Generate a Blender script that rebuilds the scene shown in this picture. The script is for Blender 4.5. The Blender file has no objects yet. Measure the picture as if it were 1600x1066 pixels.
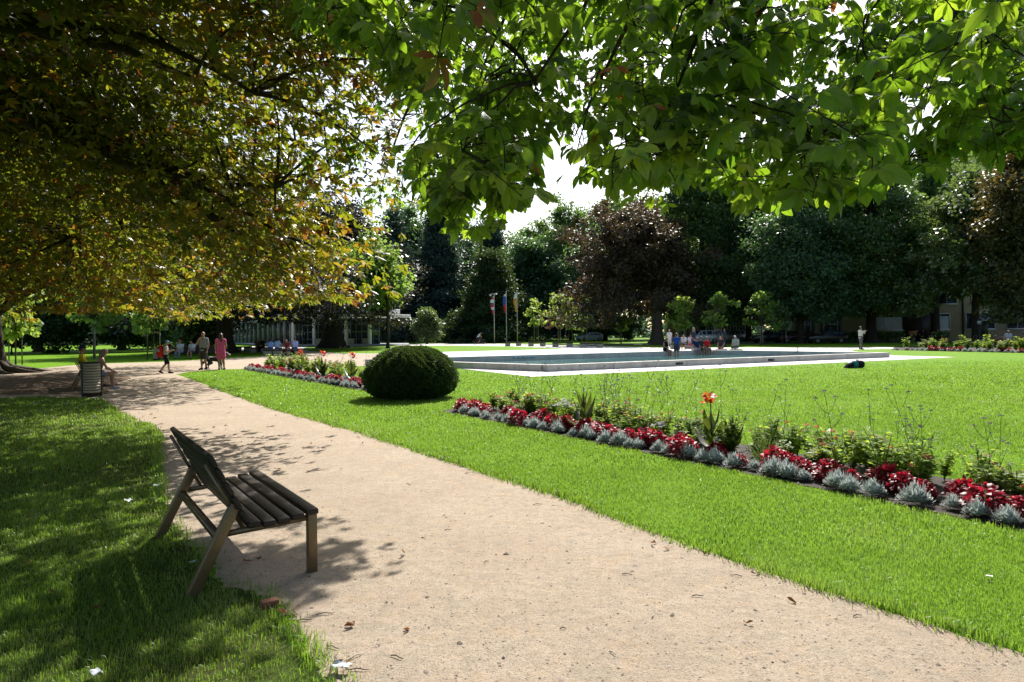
import bpy, math, random
import numpy as np
from mathutils import Vector, Matrix, Euler

SC = bpy.context.scene
COL = SC.collection
rad = math.radians

# ------------------------------------------------------------------ camera, sky, sun, exposure
CAM_H, FPX, ROLL = 1.6, 1067.0, rad(0.6)
cam_d = bpy.data.cameras.new('camera'); cam = bpy.data.objects.new('camera', cam_d); COL.objects.link(cam)
cam_d.sensor_width = 36.0; cam_d.lens = 24.0
cam_d.shift_y = -13.5 / 1600.0
cam_d.clip_start = 0.05; cam_d.clip_end = 2000
cam.matrix_world = Matrix.Translation((0, 0, CAM_H)) @ Matrix.Rotation(rad(90), 4, 'X') @ Matrix.Rotation(-ROLL, 4, 'Z')
SC.camera = cam

SUN_AZ, SUN_EL = rad(14), rad(42)          # azimuth measured from +Y towards +X
world = bpy.data.worlds.new('World'); SC.world = world; world.use_nodes = True
wn = world.node_tree; wn.nodes.clear()
sky = wn.nodes.new('ShaderNodeTexSky'); sky.sky_type = 'NISHITA'; sky.sun_disc = False
sky.sun_elevation = SUN_EL; sky.sun_rotation = SUN_AZ; sky.dust_density = 2.0; sky.air_density = 1.0
bg = wn.nodes.new('ShaderNodeBackground'); bg.inputs[1].default_value = 0.097
wo = wn.nodes.new('ShaderNodeOutputWorld')
wn.links.new(sky.outputs[0], bg.inputs[0]); wn.links.new(bg.outputs[0], wo.inputs[0])
sun_d = bpy.data.lights.new('sun', 'SUN'); sun_d.energy = 5.0; sun_d.angle = rad(0.5); sun_d.color = (1.0, 0.96, 0.90)
sun = bpy.data.objects.new('sun', sun_d); COL.objects.link(sun)
sdir = Vector((math.sin(SUN_AZ) * math.cos(SUN_EL), math.cos(SUN_AZ) * math.cos(SUN_EL), math.sin(SUN_EL)))
sun.rotation_euler = (-sdir).to_track_quat('-Z', 'Y').to_euler()
SC.view_settings.view_transform = 'Standard'; SC.view_settings.look = 'None'
SC.view_settings.exposure = 1.0; SC.view_settings.gamma = 1.0
SC.render.engine = 'CYCLES'
cy = SC.cycles
cy.max_bounces = 7; cy.diffuse_bounces = 3; cy.glossy_bounces = 2; cy.transmission_bounces = 5; cy.transparent_max_bounces = 4
cy.caustics_reflective = False; cy.caustics_refractive = False; cy.sample_clamp_indirect = 6
cy.use_denoising = True

# ------------------------------------------------------------------ helpers
def derot(px, py):
    u, v = px - 800.0, py - 533.0
    return u * math.cos(ROLL) - v * math.sin(ROLL), u * math.sin(ROLL) + v * math.cos(ROLL) + 13.5
def G(px, py, z=0.0):
    u, v = derot(px, py); d = FPX * (CAM_H - z) / v
    return (u * d / FPX, d)
def PZ(px, py, d):                       # world point on the sight line at distance d
    u, v = derot(px, py); return np.array((u * d / FPX, d, CAM_H - v * d / FPX))
def rng_(s): return np.random.default_rng(s)
def unit(a): return a / np.maximum(np.linalg.norm(a, axis=-1, keepdims=True), 1e-9)

def nmesh(name, V, F, mats, parent=None, rnd=None, luv=None, midx=None, smooth=False, loc=None):
    V = np.asarray(V, np.float32).reshape(-1, 3)
    Fs = F if isinstance(F, (list, tuple)) else [F]
    Fs = [np.asarray(f, np.int32) for f in Fs if len(f)]
    if loc is not None: V = V - np.asarray(loc, np.float32)
    me = bpy.data.meshes.new(name)
    me.vertices.add(len(V)); me.vertices.foreach_set('co', V.ravel())
    idx = np.concatenate([f.ravel() for f in Fs]); cnt = np.concatenate([np.full(len(f), f.shape[1], np.int32) for f in Fs])
    st = np.concatenate(([0], np.cumsum(cnt)[:-1])).astype(np.int32)
    me.loops.add(len(idx)); me.loops.foreach_set('vertex_index', idx)
    me.polygons.add(len(cnt)); me.polygons.foreach_set('loop_start', st); me.polygons.foreach_set('loop_total', cnt)
    if midx is not None: me.polygons.foreach_set('material_index', np.asarray(midx, np.int32))
    if smooth: me.polygons.foreach_set('use_smooth', np.ones(len(cnt), bool))
    if rnd is not None:
        at = me.attributes.new('rnd', 'FLOAT', 'POINT'); at.data.foreach_set('value', np.asarray(rnd, np.float32))
    if luv is not None:
        at = me.attributes.new('luv', 'FLOAT_VECTOR', 'POINT'); at.data.foreach_set('vector', np.asarray(luv, np.float32).ravel())
    me.update(calc_edges=True); me.validate()
    for m in (mats if isinstance(mats, (list, tuple)) else [mats]): me.materials.append(m)
    o = bpy.data.objects.new(name, me); COL.objects.link(o)
    if loc is not None: o.location = loc
    if parent is not None: o.parent = parent
    return o

class MB:
    """collects small solids; build() links them as one mesh"""
    def __init__(s): s.V = []; s.F3 = []; s.F4 = []; s.n = 0; s.R = []
    def add(s, V, F, r=0.5):
        V = np.asarray(V, float); F = np.asarray(F, int)
        (s.F3 if F.shape[1] == 3 else s.F4).append(F + s.n); s.V.append(V); s.n += len(V); s.R.append(np.full(len(V), r)); return s
    def box(s, c, size, rz=0.0, rx=0.0, ry=0.0, r=0.5):
        c = np.array(c, float); h = np.array(size, float) / 2
        P = np.array([[x, y, z] for z in (-1, 1) for y in (-1, 1) for x in (-1, 1)], float) * h
        M = np.array(Euler((rx, ry, rz)).to_matrix()); P = P @ M.T + c
        return s.add(P, [[0, 2, 3, 1], [4, 5, 7, 6], [0, 1, 5, 4], [2, 6, 7, 3], [0, 4, 6, 2], [1, 3, 7, 5]], r)
    def bar(s, p0, p1, w, t, up=(0, 0, 1), r=0.5):   # w across 'up x axis', t along up
        p0 = np.array(p0, float); p1 = np.array(p1, float); a = unit(p1 - p0); b = unit(np.cross(up, a)); c = np.cross(a, b)
        P = [p + b * (w / 2) * i + c * (t / 2) * j for p in (p0, p1) for j in (-1, 1) for i in (-1, 1)]
        return s.add(P, [[0, 2, 3, 1], [4, 5, 7, 6], [0, 1, 5, 4], [2, 6, 7, 3], [0, 4, 6, 2], [1, 3, 7, 5]], r)
    def tube(s, pts, rads, n=8, r=0.5, cap=True):
        V, F, F3 = tube(pts, rads, n, cap); m = s.n; s.V.append(V); s.F4.append(F + m)
        if len(F3): s.F3.append(F3 + m)
        s.n += len(V); s.R.append(np.full(len(V), r)); return s
    def ell(s, c, rr, nu=12, nv=8, r=0.5, M=None):
        V, F4, F3 = ellipsoid(c, rr, nu, nv, M); m = s.n; s.V.append(V); s.F4.append(F4 + m); s.F3.append(F3 + m); s.n += len(V); s.R.append(np.full(len(V), r)); return s
    def poly(s, pts, r=0.5):
        m = s.n; V = np.asarray(pts, float); s.V.append(V); s.n += len(V); s.R.append(np.full(len(V), r))
        for i in range(1, len(V) - 1): s.F3.append(np.array([[m, m + i, m + i + 1]]))
        return s
    def lathe(s, c, prof, n=16, r=0.5, sx=1.0, sy=1.0):
        a = np.linspace(0, 2 * np.pi, n, endpoint=False); c = np.array(c, float)
        V = np.array([[c[0] + q * math.cos(t) * sx, c[1] + q * math.sin(t) * sy, c[2] + z] for q, z in prof for t in a])
        F = [[k * n + i, k * n + (i + 1) % n, (k + 1) * n + (i + 1) % n, (k + 1) * n + i] for k in range(len(prof) - 1) for i in range(n)]
        return s.add(V, F, r)
    def raw(s): return np.concatenate(s.V), [np.concatenate(x) for x in (s.F3, s.F4) if x]
    def build(s, name, mat, parent=None, smooth=False, bevel=0.0, loc=None):
        V, F = s.raw(); o = nmesh(name, V, F, mat, parent, rnd=np.concatenate(s.R), smooth=smooth, loc=loc)
        if bevel:
            b = o.modifiers.new('bevel', 'BEVEL'); b.width = bevel; b.segments = 2; b.limit_method = 'ANGLE'
        return o

def tube(pts, rads, n=8, cap=True):
    P = np.asarray(pts, float); K = len(P); R = np.broadcast_to(np.asarray(rads, float), (K,))
    T = np.empty_like(P); T[1:-1] = P[2:] - P[:-2]; T[0] = P[1] - P[0]; T[-1] = P[-1] - P[-2]; T = unit(T)
    ref = np.array((0, 0, 1.0)) if abs(T[:, 2]).mean() < .9 else np.array((1.0, 0, 0))
    B = unit(np.cross(T, ref)); C = np.cross(B, T)
    a = np.linspace(0, 2 * np.pi, n, endpoint=False)
    V = (P[:, None] + R[:, None, None] * (np.cos(a)[None, :, None] * B[:, None] + np.sin(a)[None, :, None] * C[:, None])).reshape(-1, 3)
    k = np.arange(K - 1)[:, None] * n; i = np.arange(n)[None, :]; j = (i + 1) % n
    F = np.stack([k + i, k + j, k + n + j, k + n + i], -1).reshape(-1, 4)
    F3 = np.zeros((0, 3), int)
    if cap:
        m = len(V); V = np.vstack([V, P[0], P[-1]]); q = np.arange(n); e = (K - 1) * n
        F3 = np.vstack([np.stack([np.full(n, m), (q + 1) % n, q], -1), np.stack([np.full(n, m + 1), e + q, e + (q + 1) % n], -1)])
    return V, F, F3

def ellipsoid(c, rr, nu=12, nv=8, M=None):
    rr = np.broadcast_to(np.array(rr, float), (3,)); th = np.linspace(0, np.pi, nv + 1)[1:-1]; a = np.linspace(0, 2 * np.pi, nu, endpoint=False)
    V = np.array([[math.sin(t) * math.cos(p), math.sin(t) * math.sin(p), math.cos(t)] for t in th for p in a] + [[0, 0, 1], [0, 0, -1]]) * rr
    if M is not None: V = V @ np.array(M).T
    V = V + np.array(c, float); m = len(V); F4 = []; F3 = []
    for k in range(nv - 2):
        for i in range(nu): F4.append([k * nu + i, (k + 1) * nu + i, (k + 1) * nu + (i + 1) % nu, k * nu + (i + 1) % nu])
    for i in range(nu):
        F3.append([m - 2, i, (i + 1) % nu]); F3.append([m - 1, (nv - 2) * nu + (i + 1) % nu, (nv - 2) * nu + i])
    return V, np.array(F4).reshape(-1, 4), np.array(F3)

def tag(o, label=None, cat=None, group=None, kind=None):
    if label: o['label'] = label
    if cat: o['category'] = cat
    if group: o['group'] = group
    if kind: o['kind'] = kind
    return o
def thing(name, label, cat, loc=(0, 0, 0), rz=0.0, group=None):
    o = bpy.data.objects.new(name, None); COL.objects.link(o); o.location = loc; o.rotation_euler = (0, 0, rz); o.empty_display_size = .1
    return tag(o, label, cat, group)
def dup(root, loc, rz=0.0, label=None, group=None, scale=None):
    r = root.copy(); COL.objects.link(r); r.location = loc; r.rotation_euler = (0, 0, rz)
    if scale is not None: r.scale = (scale,) * 3 if not hasattr(scale, '__len__') else scale
    if label: r['label'] = label
    if group: r['group'] = group
    for ch in list(root.children):
        c = ch.copy(); COL.objects.link(c); c.parent = r
        for g in ch.children:
            q = g.copy(); COL.objects.link(q); q.parent = c
    return r
def inside(poly, P):
    poly = np.asarray(poly, float); x, y = P[:, 0], P[:, 1]; r = np.zeros(len(P), bool); n = len(poly)
    for i in range(n):
        x1, y1 = poly[i]; x2, y2 = poly[(i + 1) % n]
        c = (y1 > y) != (y2 > y)
        with np.errstate(divide='ignore', invalid='ignore'): r ^= c & (x < (x2 - x1) * (y - y1) / (y2 - y1 + 1e-12) + x1)
    return r
def noise2(x, y, s=1.0, seed=0):        # smooth cheap value field in -1..1
    r = rng_(seed); v = 0
    for k in range(5):
        a = r.uniform(0, 6.28); f = s * (0.7 + .55 * k); v = v + np.sin((x * math.cos(a) + y * math.sin(a)) * f + r.uniform(0, 6.28)) / (1 + .35 * k)
    return v / 2.6

# ------------------------------------------------------------------ leaf geometry
def strips(P, D, N, L, W, prof, droop=0.0, fold=0.0, rnd=None, mid=True):
    """n leaves as little strips: base P, direction D, normal N, length L, half width W; prof = [(t, w), ...]"""
    n = len(P); D = unit(D); S = unit(np.cross(D, N)); N = np.cross(S, D)
    L = np.broadcast_to(np.asarray(L, float), (n,))[:, None]; W = np.broadcast_to(np.asarray(W, float), (n,))[:, None]
    droop = np.broadcast_to(np.asarray(droop, float), (n,))[:, None]
    rows = []; uv = []
    for t, w in prof:
        c = P + D * (t * L) - N * (droop * t * t * L)
        c = c - np.array((0, 0, 1.0)) * 0
        e = S * (w * W); f = N * (fold * w * W)
        if mid: rows += [c + e + f, c, c - e + f]; uv += [(w, t), (0, t), (-w, t)]
        else: rows += [c + e + f, c - e + f]; uv += [(w, t), (-w, t)]
    m = 3 if mid else 2; K = len(prof)
    V = np.stack(rows, 1).reshape(-1, 3); UV = np.array(uv); UV = np.column_stack([UV, np.zeros(len(UV))])
    f = []
    for k in range(K - 1):
        for i in range(m - 1): f.append([k * m + i, k * m + i + 1, (k + 1) * m + i + 1, (k + 1) * m + i])
    F = (np.arange(n)[:, None, None] * (K * m) + np.array(f)[None]).reshape(-1, 4)
    if rnd is None: rnd = np.random.default_rng(n).random(n)
    return V, F, np.repeat(rnd, K * m), np.tile(UV, (n, 1))
def diamonds(P, D, N, L, W, rnd):
    D = unit(D); S = unit(np.cross(D, N)); L = np.broadcast_to(L, (len(P),))[:, None]; W = np.broadcast_to(W, (len(P),))[:, None]
    V = np.stack([P, P + D * L * .55 + S * W, P + D * L, P + D * L * .5 - S * W], 1).reshape(-1, 3)
    return V, np.arange(len(V)).reshape(-1, 4), np.repeat(rnd, 4)
ANG5 = np.radians([-92, -46, 0, 46, 92]); LEN5 = np.array([.62, .9, 1.0, .9, .62])
ANG7 = np.radians([-120, -80, -40, 0, 40, 80, 120]); LEN7 = np.array([.5, .75, .95, 1.0, .95, .75, .5])
def palmate(P, D, N, size, prof, width, droop, fold, rnd, seven=False, mid=True, jit=.15, rng=None):
    rng = rng or rng_(5); A, LL = (ANG7, LEN7) if seven else (ANG5, LEN5); k = len(A); n = len(P)
    D = unit(D); S = unit(np.cross(D, N)); N = np.cross(S, D); size = np.broadcast_to(size, (n,))
    a = A[None] + rng.normal(0, jit, (n, k))
    d = np.cos(a)[..., None] * D[:, None] + np.sin(a)[..., None] * S[:, None] + rng.normal(0, jit, (n, k, 3))
    nn = N[:, None] + rng.normal(0, .35, (n, k, 3)) + .35 * np.cos(a)[..., None] * 0
    l = size[:, None] * LL[None] * rng.uniform(.85, 1.12, (n, k))
    rr = np.clip(np.repeat(rnd, k) + rng.normal(0, .05, n * k), 0, 1)
    return strips(np.repeat(P, k, 0), d.reshape(-1, 3), nn.reshape(-1, 3), l.ravel(), l.ravel() * width, prof, droop=np.abs(rng.normal(droop, droop * .5, n * k)), fold=fold, rnd=rr, mid=mid)
def join(parts):
    V = []; F = []; R = []; U = []; m = 0
    for p in parts:
        V.append(p[0]); F.append(p[1] + m); m += len(p[0]); R.append(p[2])
        if len(p) > 3: U.append(p[3])
    return np.concatenate(V), np.concatenate(F), np.concatenate(R), (np.concatenate(U) if U else None)
def rand_dirs(rng, n):
    v = rng.normal(size=(n, 3)); return unit(v)
def bez(p0, p1, p2, n=8):
    t = np.linspace(0, 1, n)[:, None]; return (1 - t) ** 2 * np.asarray(p0) + 2 * t * (1 - t) * np.asarray(p1) + t * t * np.asarray(p2)

# ------------------------------------------------------------------ materials
def newmat(name):
    m = bpy.data.materials.new(name); m.use_nodes = True; nt = m.node_tree; nt.nodes.clear()
    out = nt.nodes.new('ShaderNodeOutputMaterial'); return m, nt, out
def node(nt, t, **k):
    n = nt.nodes.new(t)
    for a, b in k.items():
        if a.startswith('i'): n.inputs[int(a[1:])].default_value = b
        else: setattr(n, a, b)
    return n
def ramp(nt, stops, fac=None, interp='LINEAR'):
    r = nt.nodes.new('ShaderNodeValToRGB'); r.color_ramp.interpolation = interp; e = r.color_ramp.elements
    while len(e) < len(stops): e.new(0.5)
    for q, (p, c) in zip(e, stops): q.position = p; q.color = (c[0], c[1], c[2], 1)
    if fac is not None: nt.links.new(fac, r.inputs[0])
    return r
def mix(nt, a, b, fac, mode='MIX'):
    m = nt.nodes.new('ShaderNodeMix'); m.data_type = 'RGBA'; m.blend_type = mode
    for s, v in ((0, fac), (6, a), (7, b)):
        if hasattr(v, 'is_linked'): nt.links.new(v, m.inputs[s])
        else: m.inputs[s].default_value = v if s == 0 else (v[0], v[1], v[2], 1)
    return m.outputs[2]
def tex(nt, scale, detail=3, rough=.5, coord='Object', vec=None, kind='ShaderNodeTexNoise'):
    n = nt.nodes.new(kind); n.inputs['Scale'].default_value = scale
    if kind == 'ShaderNodeTexNoise': n.inputs['Detail'].default_value = detail; n.inputs['Roughness'].default_value = rough
    if vec is None:
        g = nt.nodes.new('ShaderNodeNewGeometry'); vec = g.outputs['Position'] if coord == 'World' else None
        if vec is None:
            nt.nodes.remove(g); tc = nt.nodes.new('ShaderNodeTexCoord'); vec = tc.outputs['Object']
    nt.links.new(vec, n.inputs['Vector']); return n
def leafmat(name, stops, trans=(.25, .34, .03), tfac=.4, rough=.45, spec=.35, veins=False, tstops=None):
    m, nt, out = newmat(name); at = node(nt, 'ShaderNodeAttribute', attribute_name='rnd')
    col = ramp(nt, stops, at.outputs['Fac']).outputs[0]
    ns = tex(nt, 1.3, 2, coord='World'); col = mix(nt, col, [c * .62 for c in stops[0][1]], ramp(nt, [(.42, (0, 0, 0)), (.7, (.55, .55, .55))], ns.outputs[0]).outputs[0])
    pb = node(nt, 'ShaderNodeBsdfPrincipled'); pb.inputs['Roughness'].default_value = rough; pb.inputs['Specular IOR Level'].default_value = spec
    tcol = ramp(nt, tstops, at.outputs['Fac']).outputs[0] if tstops else mix(nt, col, trans, .75)
    if veins:
        uv = node(nt, 'ShaderNodeAttribute', attribute_name='luv'); sx = node(nt, 'ShaderNodeSeparateXYZ'); nt.links.new(uv.outputs['Vector'], sx.inputs[0])
        ab = node(nt, 'ShaderNodeMath', operation='ABSOLUTE'); nt.links.new(sx.outputs[0], ab.inputs[0])
        ma = node(nt, 'ShaderNodeMath', operation='MULTIPLY_ADD', i1=-.35); nt.links.new(ab.outputs[0], ma.inputs[0]); nt.links.new(sx.outputs[1], ma.inputs[2])
        mu = node(nt, 'ShaderNodeMath', operation='MULTIPLY', i1=13.0); nt.links.new(ma.outputs[0], mu.inputs[0])
        fr = node(nt, 'ShaderNodeMath', operation='PINGPONG', i1=.5); nt.links.new(mu.outputs[0], fr.inputs[0])
        lt = node(nt, 'ShaderNodeMath', operation='LESS_THAN', i1=.07); nt.links.new(fr.outputs[0], lt.inputs[0])
        l2 = node(nt, 'ShaderNodeMath', operation='LESS_THAN', i1=.05); nt.links.new(ab.outputs[0], l2.inputs[0])
        mx = node(nt, 'ShaderNodeMath', operation='MAXIMUM'); nt.links.new(lt.outputs[0], mx.inputs[0]); nt.links.new(l2.outputs[0], mx.inputs[1])
        h = node(nt, 'ShaderNodeMath', operation='MULTIPLY', i1=.55); nt.links.new(mx.outputs[0], h.inputs[0])
        tcol = mix(nt, tcol, (.03, .07, .01), h.outputs[0]); col = mix(nt, col, (.12, .17, .06), h.outputs[0])
        bp = node(nt, 'ShaderNodeBump'); bp.inputs['Strength'].default_value = .35; bp.inputs['Distance'].default_value = .004
        nt.links.new(fr.outputs[0], bp.inputs['Height']); nt.links.new(bp.outputs[0], pb.inputs['Normal'])
    nt.links.new(col, pb.inputs['Base Color'])
    tr = node(nt, 'ShaderNodeBsdfTranslucent'); nt.links.new(tcol, tr.inputs[0])
    mx = node(nt, 'ShaderNodeMixShader'); mx.inputs[0].default_value = tfac
    nt.links.new(pb.outputs[0], mx.inputs[1]); nt.links.new(tr.outputs[0], mx.inputs[2]); nt.links.new(mx.outputs[0], out.inputs[0]); return m
def plain(name, col, rough=.6, metal=0.0, spec=.4, var=.15, scale=8.0, bump=0.0, bscale=60.0, col2=None, coord='Object', rndmix=None):
    m, nt, out = newmat(name); pb = node(nt, 'ShaderNodeBsdfPrincipled'); pb.inputs['Roughness'].default_value = rough
    pb.inputs['Metallic'].default_value = metal; pb.inputs['Specular IOR Level'].default_value = spec
    n = tex(nt, scale, 5, .6, coord=coord); c2 = col2 or [c * (1 - var * 2) for c in col]
    c = mix(nt, col, c2, ramp(nt, [(.35, (0, 0, 0)), (.7, (1, 1, 1))], n.outputs[0]).outputs[0])
    if rndmix is not None:
        at = node(nt, 'ShaderNodeAttribute', attribute_name='rnd'); c = mix(nt, c, rndmix, at.outputs['Fac'])
    nt.links.new(c, pb.inputs['Base Color'])
    if bump:
        b = tex(nt, bscale, 4, .65, coord=coord); bp = node(nt, 'ShaderNodeBump'); bp.inputs['Strength'].default_value = bump; bp.inputs['Distance'].default_value = .02
        nt.links.new(b.outputs[0], bp.inputs['Height']); nt.links.new(bp.outputs[0], pb.inputs['Normal'])
    nt.links.new(pb.outputs[0], out.inputs[0]); return m
MC = {}
def M(name, *a, **k):
    if name not in MC: MC[name] = plain(name, *a, **k)
    return MC[name]
def cloth(c, name=None):
    key = 'cloth_%d_%d_%d' % tuple(int(v * 255) for v in c)
    return M(key, c, rough=.85, spec=.15, var=.1, scale=14, bump=.25, bscale=40)

# ------------------------------------------------------------------ ground materials
def grass_ground(name, c1, c2, c3, fine=220):
    m, nt, out = newmat(name); pb = node(nt, 'ShaderNodeBsdfPrincipled'); pb.inputs['Roughness'].default_value = .8; pb.inputs['Specular IOR Level'].default_value = .04
    a = tex(nt, .35, 5, .6); b = tex(nt, 3.0, 4, .7); f = tex(nt, fine, 3, .7)
    c = mix(nt, c1, c2, ramp(nt, [(.38, (0, 0, 0)), (.62, (1, 1, 1))], a.outputs[0]).outputs[0])
    c = mix(nt, c, c3, ramp(nt, [(.5, (0, 0, 0)), (.75, (.8, .8, .8))], b.outputs[0]).outputs[0])
    # fine noise specks, much darker than the base green
    c = mix(nt, c, [v * .45 for v in c1], ramp(nt, [(.45, (0, 0, 0)), (.68, (.8, .8, .8))], f.outputs[0]).outputs[0])
    nt.links.new(c, pb.inputs['Base Color'])
    bp = node(nt, 'ShaderNodeBump'); bp.inputs['Strength'].default_value = .7; bp.inputs['Distance'].default_value = .03
    f2 = tex(nt, 60, 4, .7); nt.links.new(f2.outputs[0], bp.inputs['Height']); nt.links.new(bp.outputs[0], pb.inputs['Normal'])
    nt.links.new(pb.outputs[0], out.inputs[0]); return m
M_lawn = grass_ground('lawn', (.125, .255, .010), (.15, .285, .013), (.105, .225, .010))
M_wood = plain('woodland_floor', (.02, .03, .012), .9, var=.3, scale=3, bump=.6, bscale=20)
def gravel_mat(name, c1, c2, c3, speck):
    m, nt, out = newmat(name); pb = node(nt, 'ShaderNodeBsdfPrincipled'); pb.inputs['Roughness'].default_value = .92; pb.inputs['Specular IOR Level'].default_value = .1
    a = tex(nt, 1.1, 6, .7); b = tex(nt, 11, 6, .75); f = tex(nt, 150, 3, .7); g = tex(nt, 46, 4, .7)
    c = mix(nt, c1, c2, ramp(nt, [(.38, (0, 0, 0)), (.66, (1, 1, 1))], a.outputs[0]).outputs[0])
    c = mix(nt, c, c3, ramp(nt, [(.48, (0, 0, 0)), (.72, (.9, .9, .9))], b.outputs[0]).outputs[0])
    o1 = tex(nt, 4.3, 6, .7); o2 = tex(nt, 6.1, 6, .7); o3 = tex(nt, 24, 5, .75)
    c = mix(nt, c, (c2[0] * 1.0, c2[1] * .88, c2[2] * .74), ramp(nt, [(.50, (0, 0, 0)), (.72, (.6, .6, .6))], o1.outputs[0]).outputs[0])
    c = mix(nt, c, (c3[0] * .95, c3[1] * 1.04, c3[2] * 1.12), ramp(nt, [(.50, (0, 0, 0)), (.70, (.7, .7, .7))], o2.outputs[0]).outputs[0])
    c = mix(nt, c, [v * .62 for v in c1], ramp(nt, [(.55, (0, 0, 0)), (.70, (.65, .65, .65))], o3.outputs[0]).outputs[0])
    c = mix(nt, c, speck, ramp(nt, [(.57, (0, 0, 0)), (.64, (.9, .9, .9))], f.outputs[0]).outputs[0])
    c = mix(nt, c, [v * .5 for v in c1], ramp(nt, [(.60, (0, 0, 0)), (.68, (.75, .75, .75))], g.outputs[0]).outputs[0])
    c = mix(nt, c, (.62, .55, .46), ramp(nt, [(.30, (.5, .5, .5)), (.36, (0, 0, 0))], f.outputs[0]).outputs[0])
    nt.links.new(c, pb.inputs['Base Color'])
    bp = node(nt, 'ShaderNodeBump'); bp.inputs['Strength'].default_value = .8; bp.inputs['Distance'].default_value = .012
    nt.links.new(f.outputs[0], bp.inputs['Height'])
    bp2 = node(nt, 'ShaderNodeBump'); bp2.inputs['Strength'].default_value = .5; bp2.inputs['Distance'].default_value = .03
    nt.links.new(b.outputs[0], bp2.inputs['Height']); nt.links.new(bp.outputs[0], bp2.inputs['Normal']); nt.links.new(bp2.outputs[0], pb.inputs['Normal'])
    nt.links.new(pb.outputs[0], out.inputs[0]); return m
M_gravel = gravel_mat('gravel', (.395, .314, .234), (.46, .374, .282), (.31, .248, .175), (.10, .08, .06))
M_soil = gravel_mat('bare_soil', (.15, .105, .07), (.19, .135, .09), (.10, .07, .045), (.04, .03, .02))
M_bed = plain('bed_soil', (.035, .024, .016), .95, var=.25, scale=20, bump=.9, bscale=40)
def slab_mat(name, c, joint, size):
    m, nt, out = newmat(name); pb = node(nt, 'ShaderNodeBsdfPrincipled'); pb.inputs['Roughness'].default_value = .75
    tc = nt.nodes.new('ShaderNodeTexCoord'); mp = nt.nodes.new('ShaderNodeMapping'); mp.inputs['Rotation'].default_value = (0, 0, -.49); nt.links.new(tc.outputs['Object'], mp.inputs[0])
    br = nt.nodes.new('ShaderNodeTexBrick'); br.offset = 0; br.inputs['Scale'].default_value = 1.0; br.inputs['Mortar Size'].default_value = .008; br.inputs['Brick Width'].default_value = size; br.inputs['Row Height'].default_value = size
    br.inputs['Color1'].default_value = (*c, 1); br.inputs['Color2'].default_value = (c[0] * .9, c[1] * .9, c[2] * .89, 1); br.inputs['Mortar'].default_value = (*joint, 1)
    nt.links.new(mp.outputs[0], br.inputs['Vector']); n = tex(nt, 2.5, 6, .65)
    col = mix(nt, br.outputs[0], [v * .75 for v in c], ramp(nt, [(.45, (0, 0, 0)), (.75, (.6, .6, .6))], n.outputs[0]).outputs[0])
    nt.links.new(col, pb.inputs['Base Color']); nt.links.new(pb.outputs[0], out.inputs[0]); return m
M_apron = slab_mat('pale_paving', (.52, .48, .43), (.25, .23, .2), 1.2)
M_pale = gravel_mat('pale_gravel', (.46, .40, .345), (.50, .44, .38), (.42, .35, .29), (.25, .2, .16))
M_asphalt = plain('asphalt', (.055, .055, .058), .85, var=.15, scale=6, bump=.3, bscale=120)

def densify(pts, step, jit, seed, closed=True):
    r = rng_(seed); out = []; n = len(pts)
    for i in range(n if closed else n - 1):
        a = np.array(pts[i]); b = np.array(pts[(i + 1) % n]); L = np.linalg.norm(b - a); k = max(1, int(L / step)); nn = np.array((-(b - a)[1], (b - a)[0])) / max(L, 1e-6)
        for q in range(k):
            p = a + (b - a) * q / k; s = jit * (noise2(p[0], p[1], 2.2, seed) + .5 * r.normal()); out.append(p + nn * s)
    return out
from mathutils.geometry import tessellate_polygon
def sheet(name, pts, z, mat, step=0, jit=0, seed=1, kind='structure', label=None, hole=None):
    if step: pts = densify(pts, step, jit, seed)
    V = [Vector((p[0], p[1], 0)) for p in pts]; T = tessellate_polygon([V] + ([[Vector((p[0], p[1], 0)) for p in hole]] if hole is not None else [])); pts = list(pts) + (list(hole) if hole is not None else [])
    P = np.array([(p[0], p[1], z) for p in pts]); T = np.array([list(t) for t in T])
    c = np.cross(P[T[:, 1]] - P[T[:, 0]], P[T[:, 2]] - P[T[:, 0]])[:, 2]; T[c < 0] = T[c < 0][:, ::-1]
    o = nmesh(name, P, T, mat); tag(o, label, None, None, kind); return o

# base ground reaching the horizon
# pool corners on the ground
A = np.array((1.4, 27.3)); B = np.array((20.8, 37.6)); D = np.array((13.5, 46.3)); C = np.array((-7.7, 35.6))
cin = (A + B + C + D) / 4
HOLE = [p + (cin - p) * .012 for p in (A, B, D, C)]
sheet('ground', [(-600, -200), (600, -200), (600, 900), (-600, 900)], 0, M_lawn, hole=HOLE)

RIGHT_EDGE = [G(*p) for p in ((1600, 1022), (1350, 943), (1100, 862), (900, 785), (700, 720), (560, 675), (430, 640), (330, 605), (275, 585))]
RIGHT_EDGE = [(4.6, 1.3)] + RIGHT_EDGE
LEFT_EDGE = [G(*p) for p in ((520, 1066), (470, 1000), (415, 930), (345, 915), (300, 850), (255, 800), (247, 720), (250, 690), (235, 668), (190, 650), (150, 623))]
LEFT_EDGE = [(0.6, 1.2)] + LEFT_EDGE
DIRT_FRONT = [G(*p) for p in ((150, 623), (60, 620), (-60, 625), (-260, 640))]
PLAZA_NEAR = [G(*p) for p in ((275, 585), (300, 580.5), (345, 577.5), (390, 576.5), (480, 575.5), (575, 571.5), (640, 570))]
PLAZA_FAR = [G(*p) for p in ((640, 553), (600, 553), (530, 553), (480, 550), (470, 553), (420, 557), (360, 560), (300, 563.5), (240, 566), (170, 568), (115, 571), (60, 576), (0, 579), (-260, 588))]
gp = densify(RIGHT_EDGE, .12, .03, 3, False)
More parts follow.
